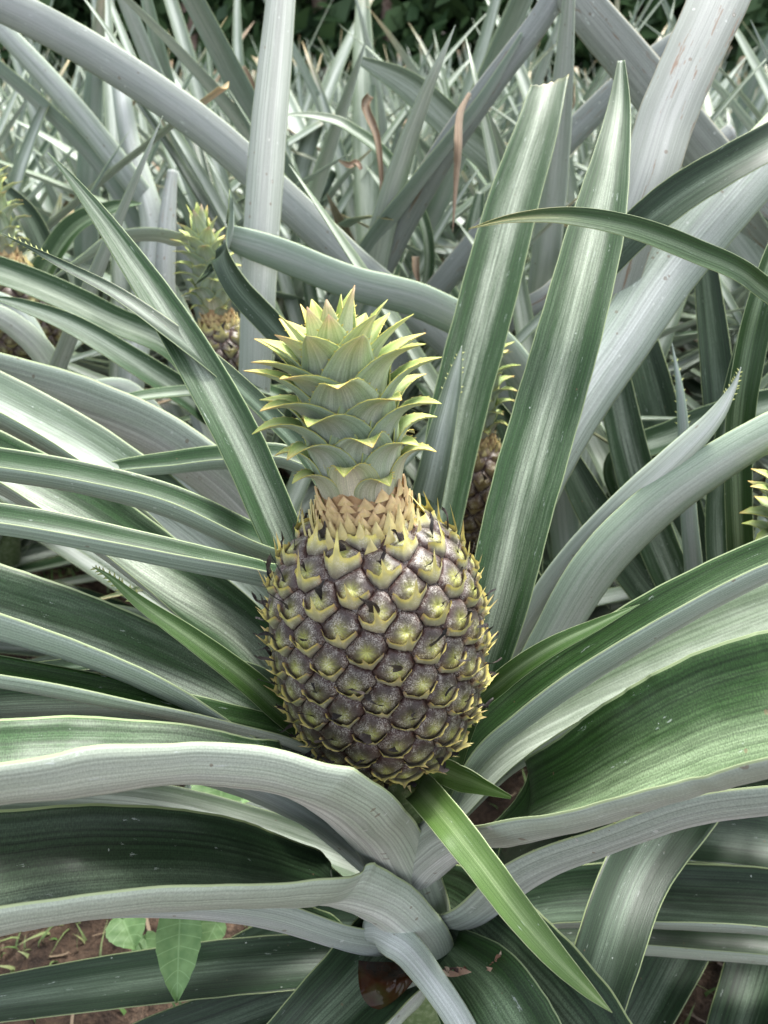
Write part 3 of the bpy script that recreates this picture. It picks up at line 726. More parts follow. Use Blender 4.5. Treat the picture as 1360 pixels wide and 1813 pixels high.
# ---- upper right, the tall blades
L([(735,1250,60,.78,10),(765,1000,96,.78,0),(805,760,124,.79,0),(855,560,128,.80,0),(905,370,116,.82,0),(950,230,94,.84,0),(972,148,76,.86,0)], 'm', 'g', 30, tip=(.975,(1.7,1.2,1.0)), ws=0.78, slant=0.35)
L([(800,1350,60,.64,5),(872,1100,104,.61,0),(920,900,116,.61,0),(965,740,116,.62,0),(1008,590,112,.62,0),(1052,420,98,.64,0),(1080,290,66,.66,0),(1096,190,38,.68,0),(1100,108,12,.69,0)], 'm', 'g', 34)
L([(780,1400,60,.80,178),(850,1120,84,.78,176),(930,895,98,.78,172),(1003,747,104,.78,168),(1100,602,106,.79,168),(1190,470,110,.80,168),(1300,340,110,.80,168),(1420,210,100,.82,168)], 'm', 'g', 36)
L([(860,1330,60,.72,150),(960,1160,92,.69,150),(1050,1010,108,.67,148),(1150,905,108,.66,148),(1260,825,98,.65,148),(1380,755,88,.65,148),(1500,700,80,.65,148)], 'm', 'n', 42, ws=0.74)
L([(880,1180,50,.74,150),(990,1015,60,.70,150),(1090,905,64,.67,150),(1190,815,66,.65,155),(1260,745,46,.64,160),(1296,690,18,.635,160),(1312,650,1,.63,160)], 'm', 'g', 50, teeth=(.8,.97,8), ws=0.72)
L([(720,1300,40,.82,0),(735,1000,60,.82,0),(770,820,52,.76,0),(800,690,32,.75,0),(818,612,1,.75,0)], 'p', 'g', 30, teeth=(.75,.97,6))

# ------------------------------------------------------------------ neighbouring plants traced from the photo
def plant_at(x, y, z, label):
    p = px(x, y, z); return thing('pineapple_plant', label, 'pineapple plant', (p.x, p.y, 0)), p
# A: left, behind
pA, _ = plant_at(420, 1080, 1.15, 'plant behind on the left with a small pale-crowned fruit and one tall upright grey blade')
L = lambda *a, **k: traced(pA, *a, ws=.78, **k)
L([(430,1080,60,1.08,180),(440,850,66,.95,180),(452,650,74,.88,180),(462,430,82,.86,178),(476,230,82,.86,176),(492,60,72,.87,175),(508,-120,56,.88,175)], 'm', 'a', 42, th=.002)
L([(420,1060,50,1.1,170),(400,850,50,1.0,170),(330,640,56,.93,30),(190,560,62,.88,20),(60,500,62,.85,20),(-60,460,60,.83,20)], 'm', 'g', 38)
L([(440,1060,50,1.08,60),(430,800,56,.98,40),(360,720,60,.92,26),(240,640,56,.86,24),(130,575,46,.83,20),(40,540,28,.81,20),(-20,525,4,.80,20)], 'm', 'g', 35)
L([(400,1060,40,1.12,60),(500,760,30,1.0,60),(480,692,26,.90,60),(380,688,26,.86,60),(250,700,22,.84,60),(170,722,14,.83,60),(116,742,1,.82,60)], 'm', 'n', 40)
L([(410,1050,40,1.15,170),(370,800,40,1.1,170),(300,560,44,1.08,170),(295,420,42,1.08,165),(306,300,22,1.09,165)], 'd', 's', 50)
L([(430,1050,30,1.15,150),(390,800,34,1.1,120),(360,470,34,1.05,110),(300,420,30,1.0,110),(210,420,26,.98,100),(150,455,16,.97,90),(90,495,2,.96,90)], 'm', 'g', 40)
L([(400,1060,50,1.14,150),(330,840,60,1.1,150),(230,700,60,1.1,165),(120,690,50,1.1,165),(40,560,40,1.1,165),(-30,520,36,1.1,165)], 'm', 'g', 44)
# B: behind right
pB, _ = plant_at(1010, 1060, 1.2, 'plant behind the big crown with a long grey blade folded back on itself')
L = lambda *a, **k: traced(pB, *a, ws=.78, **k)
L([(1010,1060,60,1.12,180),(980,800,74,1.02,180),(900,630,76,.98,178),(760,540,78,.94,172),(620,500,74,.89,168),(500,452,72,.85,165),(430,428,62,.83,160),(398,418,44,.82,120),(388,450,44,.81,60),(420,510,56,.80,20),(480,575,60,.80,10),(540,640,50,.80,5),(600,720,20,.80,5)], 'd', 'n', 34, seg=110)
L([(1020,1060,60,1.25,180),(960,780,72,1.18,178),(800,610,74,1.12,178),(640,480,76,1.08,176),(500,350,80,1.04,175),(360,225,80,1.0,175),(200,115,80,.97,175),(60,35,80,.95,175),(-100,-40,76,.93,175)], 'm', 'a', 42, th=.002)
L([(1030,1050,50,1.3,10),(1000,850,60,1.25,10),(880,610,52,1.2,160),(980,520,56,1.18,160),(1060,440,56,1.18,160),(1180,330,50,1.2,160),(1300,230,40,1.22,160)], 'm', 's', 40)
L([(1000,1050,60,1.2,0),(1110,850,66,1.1,0),(1090,700,80,1.05,0),(1060,560,70,1.04,0),(1030,450,40,1.04,0)], 'd', 'g', 30)
L([(1000,1080,60,1.1,0),(940,1100,80,1.0,0),(925,980,90,.98,0),(940,860,80,.97,0),(900,760,50,.97,0),(870,700,10,.98,0)], 'd', 'g', 30)
# C: right plant, fruit crown at the right edge
pC, _ = plant_at(1310, 1290, 0.98, 'plant on the right with upright dark blades and a crown cut by the right edge')
L = lambda *a, **k: traced(pC, *a, ws=.78, **k)
L([(1300,1290,50,.92,170),(1245,1120,44,.82,170),(1224,960,38,.76,175),(1214,820,30,.74,180),(1205,700,18,.73,180),(1190,608,1,.73,180)], 'm', 'n', 45, teeth=(.6,.95,10))
L([(1400,1250,40,.95,60),(1460,900,44,.78,60),(1420,600,44,.70,40),(1335,495,46,.62,26),(1230,443,50,.60,24),(1120,402,48,.585,24),(1010,382,38,.575,22),(910,386,20,.565,20),(830,405,1,.56,20)], 'g', 'n', 36, tip=(.72,(2.0,1.25,.75)))
L([(1330,1280,60,.95,0),(1300,1050,70,.92,0),(1290,860,80,.90,0),(1270,660,70,.90,0),(1250,480,50,.92,0),(1240,380,20,.93,0)], 'd', 'g', 30)
L([(1320,1280,60,.90,0),(1180,1000,84,.88,0),(1120,820,84,.88,0),(1085,660,70,.89,0),(1060,540,40,.90,0)], 'm', 'g', 30)
L([(1330,1280,50,.85,0),(1310,950,56,.76,0),(1310,760,60,.73,-20),(1330,620,64,.71,-20),(1360,500,60,.70,-20),(1400,380,40,.70,-20)], 'g', 'g', 45)
L([(1310,1270,50,.85,0),(1270,950,50,.82,0),(1290,740,44,.78,0),(1320,600,36,.76,0),(1345,500,24,.76,0),(1360,440,5,.76,0)], 'm', 'g', 45)
L([(1280,1290,50,1.0,0),(1180,1000,60,.97,30),(1090,830,56,.94,40),(1200,765,66,.90,30),(1320,725,70,.87,24),(1450,700,70,.85,24)], 'm', 'g', 30)
L([(1330,1290,50,1.0,0),(1210,900,80,1.0,0),(1160,700,84,1.0,0),(1120,560,70,1.02,0),(1090,430,30,1.04,0)], 'd', 'g', 30)
L([(1300,1300,60,.9,0),(1250,1180,80,.9,0),(1130,1020,90,.92,0),(1050,900,80,.95,0),(1000,800,50,.97,0)], 'd', 'g', 30)
L([(1290,1290,50,.95,0),(1130,1180,90,.93,0),(980,1120,110,.92,0),(900,1000,100,.95,0),(860,940,60,.97,0)], 'd', 'g', 30)
# D: upper right plant with broken blades leaning in
pD, _ = plant_at(1560, 1060, 1.25, 'plant with thick brown-scarred grey blades leaning into the upper right corner')
L = lambda *a, **k: traced(pD, *a, ws=.9, **k)
L([(1040,500,60,.78,20),(1120,412,72,.745,20),(1200,345,76,.73,22),(1290,290,72,.72,24),(1380,240,70,.72,24),(1520,160,70,.74,24)][::-1], 'd', 'g', 36)
L([(1400,-300,120,.84,178),(1330,-140,120,.82,178),(1272,0,116,.80,178),(1222,110,112,.79,178),(1180,210,112,.785,178),(1146,320,108,.78,178),(1105,440,100,.79,178),(1060,600,90,.82,178)], 'm', 's', 30, th=.003)
L([(1500,560,70,1.2,175),(1340,380,84,1.1,175),(1230,250,88,1.05,175),(1120,115,84,1.02,175),(1020,-5,76,1.0,175),(950,-110,60,1.0,175)], 'm', 's', 36)
L([(1520,700,60,1.25,150),(1400,560,70,1.2,160),(1330,460,76,1.15,165),(1210,300,66,1.1,165),(1170,200,40,1.08,165)], 'm', 'g', 40)
# E: behind centre
pE, _ = plant_at(620, 900, 1.6, 'plant behind the big crown whose narrow grey blade has a torn brown edge')
L = lambda *a, **k: traced(pE, *a, ws=.85, **k)
L([(620,900,50,1.5,160),(610,640,56,1.35,160),(690,440,58,1.2,160),(780,280,56,1.1,165),(870,150,52,1.05,168),(960,30,50,1.02,168),(1020,-80,46,1.0,168)], 'd', 's', 46)
L([(620,880,40,1.45,160),(570,640,44,1.35,160),(640,460,40,1.2,130),(740,320,30,1.1,110),(850,180,22,1.05,110),(925,60,8,1.02,110)], 'm', 'n', 40)
L([(1000,520,50,1.4,20),(900,320,58,1.3,18),(800,220,62,1.22,16),(720,150,54,1.18,12),(640,108,18,1.15,10)], 'p', 'g', 34)
L([(640,860,30,1.5,60),(760,480,22,1.4,60),(700,300,24,1.3,60),(620,225,20,1.25,60),(560,205,14,1.24,60),(500,203,2,1.23,60)], 'm', 'n', 36)
L([(640,860,60,1.45,0),(720,600,50,1.35,170),(800,480,50,1.3,165),(930,330,54,1.25,165),(1040,210,54,1.22,165),(1150,110,50,1.2,165),(1290,20,46,1.2,165)], 'm', 's', 40)
for q in ([(832,165,8,1.03,150),(814,205,14,1.02,120),(810,270,15,1.02,90),(806,340,8,1.02,120),(801,412,1,1.02,120)], [(655,170,16,1.2,20),(648,190,18,1.2,20),(668,245,14,1.2,40),(676,330,8,1.21,20),(672,400,2,1.22,20)],
          [(600,284,3,1.1,0),(618,292,12,1.1,20),(632,288,12,1.1,60),(640,300,8,1.1,20)], [(430,118,10,1.6,0),(442,150,22,1.6,20),(440,180,12,1.6,40)], [(736,455,16,1.3,0),(737,480,14,1.3,10),(742,500,6,1.3,10)],
          [(1010,150,16,1.1,40),(1006,190,22,1.1,60),(990,215,14,1.1,80)]):
    L(q, 'x', 'x', 60, name='dry_scrap', wob=6, tip=(0.0,(.55,.5,.5)))
# F: far left
pF, _ = plant_at(-60, 900, 1.35, 'plant at the left edge with a crowned yellow-brown fruit among grey blades')
L = lambda *a, **k: traced(pF, *a, ws=.78, **k)
L([(420,760,40,1.5,170),(340,480,50,1.4,170),(240,330,52,1.32,172),(130,190,52,1.26,172),(20,70,46,1.22,172),(-60,-10,40,1.2,172)], 'm', 'g', 40)
L([(330,720,36,1.5,150),(270,470,40,1.42,140),(190,310,36,1.35,120),(90,200,32,1.3,110),(0,120,28,1.28,100),(-60,60,20,1.28,100)], 'd', 'n', 44)
L([(200,900,50,1.3,160),(130,720,56,1.15,160),(80,630,56,1.06,160),(20,572,52,1.02,160),(-50,540,44,1.0,160)], 'm', 'g', 50)
L([(-60,850,40,1.3,30),(20,600,44,1.2,40),(110,420,46,1.15,50),(190,370,30,1.12,50),(250,360,4,1.1,50)], 'g', 'g', 40)
L([(-60,880,50,1.35,10),(60,700,60,1.3,10),(110,560,60,1.28,10),(60,400,50,1.26,10),(0,330,34,1.25,10)], 'd', 'g', 34)
L([(240,900,50,1.4,160),(230,700,60,1.3,165),(250,560,62,1.3,168),(270,400,54,1.32,170),(230,250,46,1.34,170),(205,100,34,1.36,170)], 'm', 'g', 40)
L([(200,900,40,1.5,10),(215,500,44,1.5,10),(200,200,36,1.52,10),(190,60,26,1.54,10),(188,-60,10,1.56,10)], 'p', 'g', 34)

# fruits of the neighbours
def side_fruit(pl, x, y, z, rad, ln, cr, lean, seed, ripe=0.2, N=100, cn=44):
    c = px(x, y, z); a = Vector((lean[0], lean[1], 1)).normalized()
    f, c_ = make_pineapple(pl, c-a*ln*0.5, a, CAMP-c, rad, ln, cr, seed=seed, N=N, detail=1, ripe=ripe, crown_n=cn, neck_len=0.02)
    b = c-a*ln*0.5; mb = MB(); verts = []; F = []; root = Vector((pl.location.x, pl.location.y, 0.0)); h = b+a*0.01
    for i in range(13):
        t = i/12; p = h.lerp(root, t); p += Vector((0, 0, 0.10*sin(pi*t)*0.3)); r_ = 0.010+0.022*t
        for j in range(12): verts.append(p+Vector((r_*cos(j*pi/6), r_*sin(j*pi/6), 0)))
    for i in range(12):
        for j in range(12): F.append((i*12+j, (i+1)*12+j, (i+1)*12+(j+1) % 12, i*12+(j+1) % 12))
    mb.add(verts, F, 0, None, (0.14, 0.20, 0.08)); mb.build('stem', BRACT, pl)
side_fruit(pA, 402, 650, 1.04, 0.048, 0.12, 0.115, (-0.10, 0.12), 11)
side_fruit(pB, 838, 880, 0.98, 0.050, 0.14, 0.125, (0.02, 0.2), 12, ripe=0.85)
L = lambda *a, **k: traced(pC, *a, **k)
L([(1330,1270,70,.90,0),(1225,1400,120,.74,0),(1128,1545,112,.67,-4),(1072,1700,112,.62,-6),(1025,1850,104,.59,-6),(990,1960,90,.57,-6)], 'd', 'g', 22, th=.0024)
L([(1310,1290,60,.95,0),(1290,1450,90,.92,0),(1230,1620,96,.86,0),(1150,1780,90,.80,0),(1080,1900,80,.76,0)], 'd', 'g', 30)
L([(1320,1290,60,.95,0),(1370,1500,90,.91,10),(1350,1680,104,.84,10),(1300,1850,100,.78,10)], 'd', 'g', 30)
L([(1320,1290,60,.97,0),(1260,1440,90,.93,10),(1150,1540,100,.90,14),(1020,1620,90,.87,20),(900,1700,60,.84,20)], 'd', 'g', 30)
L([(1330,1290,60,.94,0),(1440,1450,90,.90,10),(1460,1650,110,.84,10),(1400,1850,100,.79,10)], 'd', 'g', 30)
L([(1150,1555,60,.93,160),(1230,1530,62,.90,170),(1320,1540,56,.89,170),(1400,1560,40,.88,170)], 'x', 'x', 60, label='dead reddish brown blade')
side_fruit(pC, 1385, 1125, 0.70, 0.052, 0.13, 0.085, (-0.10, 0.10), 13)
side_fruit(pF, 35, 555, 1.20, 0.056, 0.15, 0.13, (-0.12, 0.2), 14, ripe=0.4)
pG, _ = plant_at(905, 860, 1.65, 'shaded plant bearing a small brown fruit between the two tall green blades')
side_fruit(pG, 908, 700, 1.30, 0.042, 0.10, 0.05, (0.25, 0.2), 15, ripe=1.0, cn=16)
L = lambda *a, **k: traced(pG, *a, ws=.78, **k)
L([(905,860,50,1.6,0),(960,640,60,1.5,0),(1000,480,56,1.48,0),(1010,360,30,1.48,0)], 'd', 'g', 30)
L([(905,860,50,1.6,0),(860,600,56,1.5,0),(840,440,50,1.48,0),(850,340,20,1.48,0)], 'm', 'g', 30)

# ------------------------------------------------------------------ untraced blades filling the plants, and the field behind
def field_leaf(rnd, base, az, th0, bendv, Lf, W, topk=None, n=12, nu=6, cut=False, z0=0.0):
    pts = []; nors = []; wid = []; phis = []
    o = Vector((cos(az), sin(az), 0)); q = base + o*0.02 + Vector((0, 0, z0)); a = th0
    sidew = rnd.uniform(-0.6, 0.6); so = Vector((-sin(az), cos(az), 0))
    for i in range(n):
        v = i/(n-1); a = th0 + bendv*v**1.5
        d = Vector((0, 0, 1))*cos(a)+(o+so*sidew*v).normalized()*sin(a)
        if i: q = q+d*(Lf/(n-1))
        pts.append(q.copy()); nors.append(Vector((0, 0, 1))*sin(a)-o*cos(a)+so*rnd.uniform(-.05, .05))
        wv = min(1, 0.75+0.6*v)*(1-v**3.0)**0.9 if not cut else min(1, 0.75+0.6*v)*(1-0.25*v)
        wid.append(max(W*wv, 0.0008)); phis.append(0.8-0.2*v)
    mb = MB(); tc = rnd.random()
    if cut: colf = lambda v, u: lerp3((1, 1, 1), (1.3, 0.75, 0.5), sst(0.965, 1, v+0.02*sin(u*9)))
    elif tc < 0.3: colf = tipfn(0.85, (1.7, 1.1, 0.7))
    else: colf = None
    ribbon(mb, pts, nors, wid, phis, 0.0018, nu, colfn=colf, uvo=rnd.random()*9)
    return mb, pts
TOPS = ['m', 'p', 'p', 'p', 'p', 'd']; UNS = ['g', 'g', 'g', 'n']
def leaf_set(rnd, count, hgt=1.0):
    out = []
    for k in range(count):
        f = (k+0.5)/count; az = k*2.39996+rnd.uniform(-.3, .3)
        th0 = lerp(R(16), R(74), f**0.75)+rnd.uniform(-.24, .24); b_ = lerp(R(16), R(34), f)*rnd.uniform(-0.3, 1.9)
        Lf = lerp(0.84, 0.86, f)*rnd.uniform(0.6, 1.2)*hgt; W = rnd.uniform(0.032, 0.068)
        out.append((az, th0, b_, Lf, W, rnd.random() < 0.07, lerp(0.22, 0.03, f), rnd.choice(TOPS), rnd.choice(UNS)))
        if rnd.random() < 0.05: out[-1] = out[-1][:7]+('x', 'x')
    return out

KEEP = [(300, 380, 440, 700, 1.0), (0, 380, 110, 620, 1.1), (780, 640, 960, 960, .98), (1280, 760, 1360, 960, .76)]
def blocks(pts):
    """would this blade hide something nearer that the photo shows?"""
    for p in pts:
        x, y, z = proj(p)
        if z < 0.3: return True
        if -60 < x < 1420 and -60 < y < 1870:
            if z < 0.80: return True
            if y > 1330 and z < 1.0: return True
            for a, b, c, d, zz in KEEP:
                if a < x < c and b < y < d and z < zz+0.08: return True
    return False
rnd = random.Random(21)
for pl, cnt in ((main, 30), (pA, 40), (pB, 40), (pC, 36), (pD, 36), (pE, 44), (pF, 40), (pG, 36)):
    for (az, th0, b_, Lf, W, cut, z0, tk, uk) in leaf_set(rnd, cnt):
        base = Vector(pl.location)
        if tk == 'x': tk, uk = 'p', 'g'
        mb, pts = field_leaf(rnd, base, az, th0, b_, Lf*0.9, W, cut=cut, z0=z0+(0.18 if pl is main else 0))
        if blocks(pts) or (pl is main and min(proj(p)[2] for p in pts) < 0.84 and any(-60 < proj(p)[0] < 1420 and proj(p)[1] < 1813 for p in pts)): continue
        mb.build('leaf', lm(tk, uk), pl)

# prototypes for the field
protos = []
for i in range(6):
    rp = random.Random(100+i); ls = []
    for (az, th0, b_, Lf, W, cut, z0, tk, uk) in leaf_set(rp, 38):
        mb, pts = field_leaf(rp, Vector((0, 0, 0)), az, th0, b_, Lf, W, cut=cut, z0=z0)
        o = mb.build('leaf', lm(tk, uk)); ls.append((o, pts))
    protos.append(ls)
far = []
for i in range(5):
    rp = random.Random(200+i); mb = MB(); mats = lm('p', 'g')
    for (az, th0, b_, Lf, W, cut, z0, tk, uk) in leaf_set(rp, 38):
        m2, pts = field_leaf(rp, Vector((0, 0, 0)), az, th0, b_, Lf, W, cut=cut, z0=z0, n=9, nu=4)
        b0 = len(mb.v); mb.v += m2.v; mb.uv += m2.uv; mb.c += m2.c; mb.f += [tuple(k+b0 for k in f) for f in m2.f]
        if tk in 'd': mb.m += [k if k else 3 for k in m2.m]
        else: mb.m += m2.m
    o = mb.build('pineapple_plant', mats+[T['m']]); far.append(o)
rf = random.Random(5); taken = [p.location.xy for p in (main, pA, pB, pC, pD, pE, pF, pG)]
row = 0; y = 0.95; used = set(); far_used = set()
near_n = 0
while y < 8.2:
    xw = 0.56*y+0.55; x = -xw+(row % 2)*0.2
    while x < xw:
        gx_, gy_ = x+rf.uniform(-.09, .09), y+rf.uniform(-.09, .09)
        x += 0.42 if y < 4 else 0.5
        if any((Vector((gx_, gy_))-t).length < 0.27 for t in taken): continue
        rz = rf.uniform(0, 2*pi); s = rf.uniform(1.1, 1.3) if 1.2 < y < 2.2 else rf.uniform(0.98, 1.15)
        if y < 3.3:
            pr = protos[rf.randrange(6)]
            M_ = Matrix.Translation((gx_, gy_, 0)) @ Matrix.Rotation(rz, 4, 'Z') @ Matrix.Diagonal((s, s, s, 1))
            th = bpy.data.objects.new('pineapple_plant', None); th.empty_display_size = .05; COL.objects.link(th)
            th.location = (gx_, gy_, 0); th.rotation_euler = (0, 0, rz); th.scale = (s,)*3
            tag(th, 'one of the fruitless grey-green pineapple plants crowded in rows behind the fruiting ones', 'pineapple plant', 'pineapple plants in the rows behind')
            for o, pts in pr:
                wp = [M_ @ p for p in pts]
                if blocks(wp): continue
                c = o.copy(); COL.objects.link(c); c.parent = th
            near_n += 1
        else:
            c = far[rf.randrange(5)].copy(); COL.objects.link(c); c.location = (gx_, gy_, 0); c.rotation_euler = (0, 0, rz); c.scale = (s*0.74,)*3
            tag(c, 'one of the small hazy pineapple plants far back in the field near the trees', 'pineapple plant', 'pineapple plants far back in the field')
    y += 0.5 if y < 4 else 0.6; row += 1
for ls in protos:
    for o, _ in ls: bpy.data.objects.remove(o)
for o in far: bpy.data.objects.remove(o)

# ------------------------------------------------------------------ trees at the back
def bark_mat():
    m, n, l, b, out = newmat('bark')
    tc = n.new('ShaderNodeTexCoord'); t = n.new('ShaderNodeTexNoise'); t.inputs['Scale'].default_value = 9; t.inputs['Detail'].default_value = 6; l.new(tc.outputs['Object'], t.inputs['Vector'])
    r = ramp(n, [(0.3, (0.13, 0.08, 0.06)), (0.6, (0.42, 0.31, 0.26))]); l.new(t.outputs[0], r.inputs[0]); l.new(r.outputs[0], b.inputs['Base Color']); b.inputs['Roughness'].default_value = 0.9
    return m
def foliage_mat(name, a, c_):
    m, n, l, b, out = newmat(name)
    g_ = n.new('ShaderNodeNewGeometry'); r = ramp(n, [(0.0, a), (1.0, c_)]); l.new(g_.outputs['Random Per Island'], r.inputs[0]); l.new(r.outputs[0], b.inputs['Base Color']); b.inputs['Roughness'].default_value = 0.6
    return m
BARK = bark_mat(); FOL = foliage_mat('tree_foliage', (0.03, 0.07, 0.025), (0.08, 0.15, 0.05)); WEEDM = foliage_mat('weed_leaf', (0.10, 0.26, 0.05), (0.16, 0.34, 0.08))
def leafquad(mb, c, s, rn):
    d = Vector((rn.gauss(0, 1), rn.gauss(0, 1), rn.gauss(0, 1))).normalized(); e = d.orthogonal().normalized(); f = d.cross(e)
    mb.add([c-e*s, c+f*s*0.45, c+e*s, c-f*s*0.45], [(0, 1, 2, 3)], 0)
def tree(x, y, r, h, label, sd):
    rn = random.Random(sd); t = thing('tree', label, 'tree', (x, y, 0), 'trees along the far edge of the field')
    mb = MB(); nk = 14; n = 24; lx, ly = rn.uniform(-.3, .3), rn.uniform(-.2, .2)
    def cyl(p0, p1, r0, r1, n, w=0.04):
        verts = []; F = []; d = (p1-p0).normalized(); e = d.orthogonal().normalized(); f = d.cross(e)
        for i in range(n):
            v = i/(n-1); p = p0.lerp(p1, v)+e*w*sin(v*5+sd); rr = lerp(r0, r1, v)*(1+0.08*mnoise.noise(Vector((v*9, sd, 0))))
            for j in range(nk):
                a = 2*pi*j/nk; verts.append(p+(e*cos(a)+f*sin(a))*rr*(1+0.07*sin(3*a+v*4)))
        for i in range(n-1):
            for j in range(nk): F.append((i*nk+j, i*nk+(j+1) % nk, (i+1)*nk+(j+1) % nk, (i+1)*nk+j))
        mb.add(verts, F, 0)
    top = Vector((x+lx, y+ly, h)); cyl(Vector((x, y, -.05)), top, r*1.25, r*0.6, n)
    limbs = []
    for k in range(6):
        p0 = Vector((x, y, 0)).lerp(top, rn.uniform(0.5, 0.95)); p1 = p0+Vector((rn.uniform(-1.3, 1.3), rn.uniform(-1.0, 1.0), rn.uniform(0.3, 1.2))); cyl(p0, p1, r*0.4, r*0.12, 8, .05); limbs.append(p1)
    mb.build('trunk', BARK, t)
    mb = MB()
    for k in range(2600):
        c0 = rn.choice(limbs+[top]); c = c0+Vector((rn.gauss(0, .55), rn.gauss(0, .5), rn.gauss(0, .4))); leafquad(mb, c, rn.uniform(0.05, 0.11), rn)
    mb.build('crown', FOL, t)
for i, (tx, w, z) in enumerate(((335, 26, 8.8), (572, 24, 9.0), (676, 24, 8.9), (648, 16, 10.0), (985, 22, 9.4), (1130, 26, 9.3), (120, 22, 9.6), (-60, 26, 9.2), (1330, 24, 9.2))):
    p = px(tx, 60, z)
    lab = ['pinkish brown tree trunk left of the tall upright blade at the top of the picture', 'pale tree trunk just right of the tall upright blade at the top', 'reddish tree trunk, the right one of the close pair at top centre', 'thin dark tree trunk between the two pale ones at top centre', 'tree behind the blades right of top centre', 'tree in the dark wood above the scarred blade', 'tree in the dark wood above the left end of the field', 'tree standing past the left edge of the wood', 'tree at the right end of the wood'][i]
    tree(p.x, p.y, w/2/FPX*z, 4.2, lab, 50+i)
mb = MB(); rn = random.Random(77)
for k in range(30000):
    c = Vector((rn.uniform(-9, 9), 10.2+rn.random()**1.5*3.5, rn.random()**1.3*5.5)); leafquad(mb, c, rn.uniform(0.12, 0.30), rn)
w = mb.build('woodland_undergrowth', FOL); tag(w, 'dark green wood closing off the far end of the field', 'woodland', None, 'stuff')

# ------------------------------------------------------------------ ground cover, weeds
mb = MB(); rn = random.Random(31)
for k in range(11000):
    x, y = rn.uniform(-.9, .9), rn.uniform(.15, 1.7)
    cl = mnoise.noise(Vector((x*3.2, y*3.2, 4)))
    if cl < 0.0 and rn.random() < 0.85: continue
    b = Vector((x, y, ground_z(x, y)-.004)); a = rn.uniform(0, 2*pi); lean = rn.uniform(.2, 1.3); h = rn.uniform(.015, .05); wd = rn.uniform(.0015, .004)
    o = Vector((cos(a), sin(a), 0)); s_ = Vector((-sin(a), cos(a), 0))
    verts = []
    for i in range(5):
        v = i/4; p = b+o*(h*lean*v*v)+Vector((0, 0, h*(v-.3*lean*v*v))); verts += [p-s_*wd*(1-v), p+s_*wd*(1-v)]
    mb.add(verts, [(2*i, 2*i+1, 2*i+3, 2*i+2) for i in range(4)], 0)
gr = mb.build('grass', foliage_mat('grass_blade', (0.10, 0.22, 0.05), (0.30, 0.34, 0.15))); tag(gr, 'short sparse grass and weeds on the soil between the plants', 'grass', None, 'stuff')
mb = MB()
for k in range(1500):   # dry litter
    x, y = rn.uniform(-.8, .8), rn.uniform(.2, 1.5); b = Vector((x, y, ground_z(x, y)+.004)); a = rn.uniform(0, pi); Lx = rn.uniform(.004, .026); wd = rn.uniform(.0005, .0022)
    o = Vector((cos(a), sin(a), 0)); s_ = Vector((-sin(a), cos(a), 0))
    verts = []
    for i in range(4):
        v = i/3; p = b+o*Lx*(v-.5)+Vector((0, 0, .004*sin(v*3+k))); verts += [p-s_*wd+Vector((0, 0, .001)), p+s_*wd]
    mb.add(verts, [(2*i, 2*i+1, 2*i+3, 2*i+2) for i in range(3)], 0)
lt = mb.build('dry_litter', foliage_mat('dry_litter', (0.09, 0.055, 0.035), (0.34, 0.26, 0.17))); tag(lt, 'dry leaf scraps and straw lying on the soil', 'leaf litter', None, 'stuff')

def weed(label, leaves):
    c = px(*leaves[0][:3]); t = thing('weed', label, 'weed', (c.x, c.y, 0))
    smb = MB()
    for (x, y, z, w, h, rot, fold) in leaves:
        ctr = px(x, y, z); d = (CAMP-ctr).normalized(); up = (Vector((0, 0, 1))*0.2+UP).normalized(); up = (up-d*up.dot(d)).normalized(); r_ = up.cross(d)
        tilt = (d*0.75+Vector((0, 0, 1))*0.45).normalized()
        e1 = (r_*cos(R(rot))+up*sin(R(rot))); e1 = (e1-tilt*e1.dot(tilt)).normalized(); e2 = tilt.cross(e1)   # e2 = leaf length
        W = w/FPX*z; H = h/FPX*z; mb = MB(); verts = []; n, m = 16, 12; uv = []
        for i in range(n+1):
            v = i/n
            hw = 0.5*W*(sin(pi*min(1, (v+0.02))**0.72)**0.75)*(1+0.03*sin(v*40))
            for j in range(m+1):
                u = -1+2*j/m
                dz = 0.10*W*abs(u)*fold - 0.06*H*(v-.5)**2*4 + 0.012*W*sin(v*18+abs(u)*5)
                back = -0.10*H*abs(u)*(1-v)
                verts.append(ctr+e1*hw*u+e2*((v-.5)*H+back)+tilt*dz); uv.append(((u+1)/2, v*H))
        F = [(i*(m+1)+j, i*(m+1)+j+1, (i+1)*(m+1)+j+1, (i+1)*(m+1)+j) for i in range(n) for j in range(m)]
        mb.add(verts, F, 0, uv); mb.build('leaf', BROAD, t)
        b0 = ctr-e2*H*0.5+0*tilt; g0 = Vector((c.x+(ctr.x-c.x)*.3, c.y+(ctr.y-c.y)*.3+.02, ground_z(c.x, c.y)-.01)); sv = []; k_ = 8
        for i in range(k_+1):
            v = i/k_; p = b0.lerp(g0, v)+Vector((0, 0, .02*sin(pi*v)))
            for j in range(6): sv.append(p+Vector((cos(j*pi/3)*.0013, sin(j*pi/3)*.0013, 0)))
        smb.add(sv, [(i*6+j, i*6+(j+1) % 6, (i+1)*6+(j+1) % 6, (i+1)*6+j) for i in range(k_) for j in range(6)], 0)
    smb.build('stem', BROAD, t)
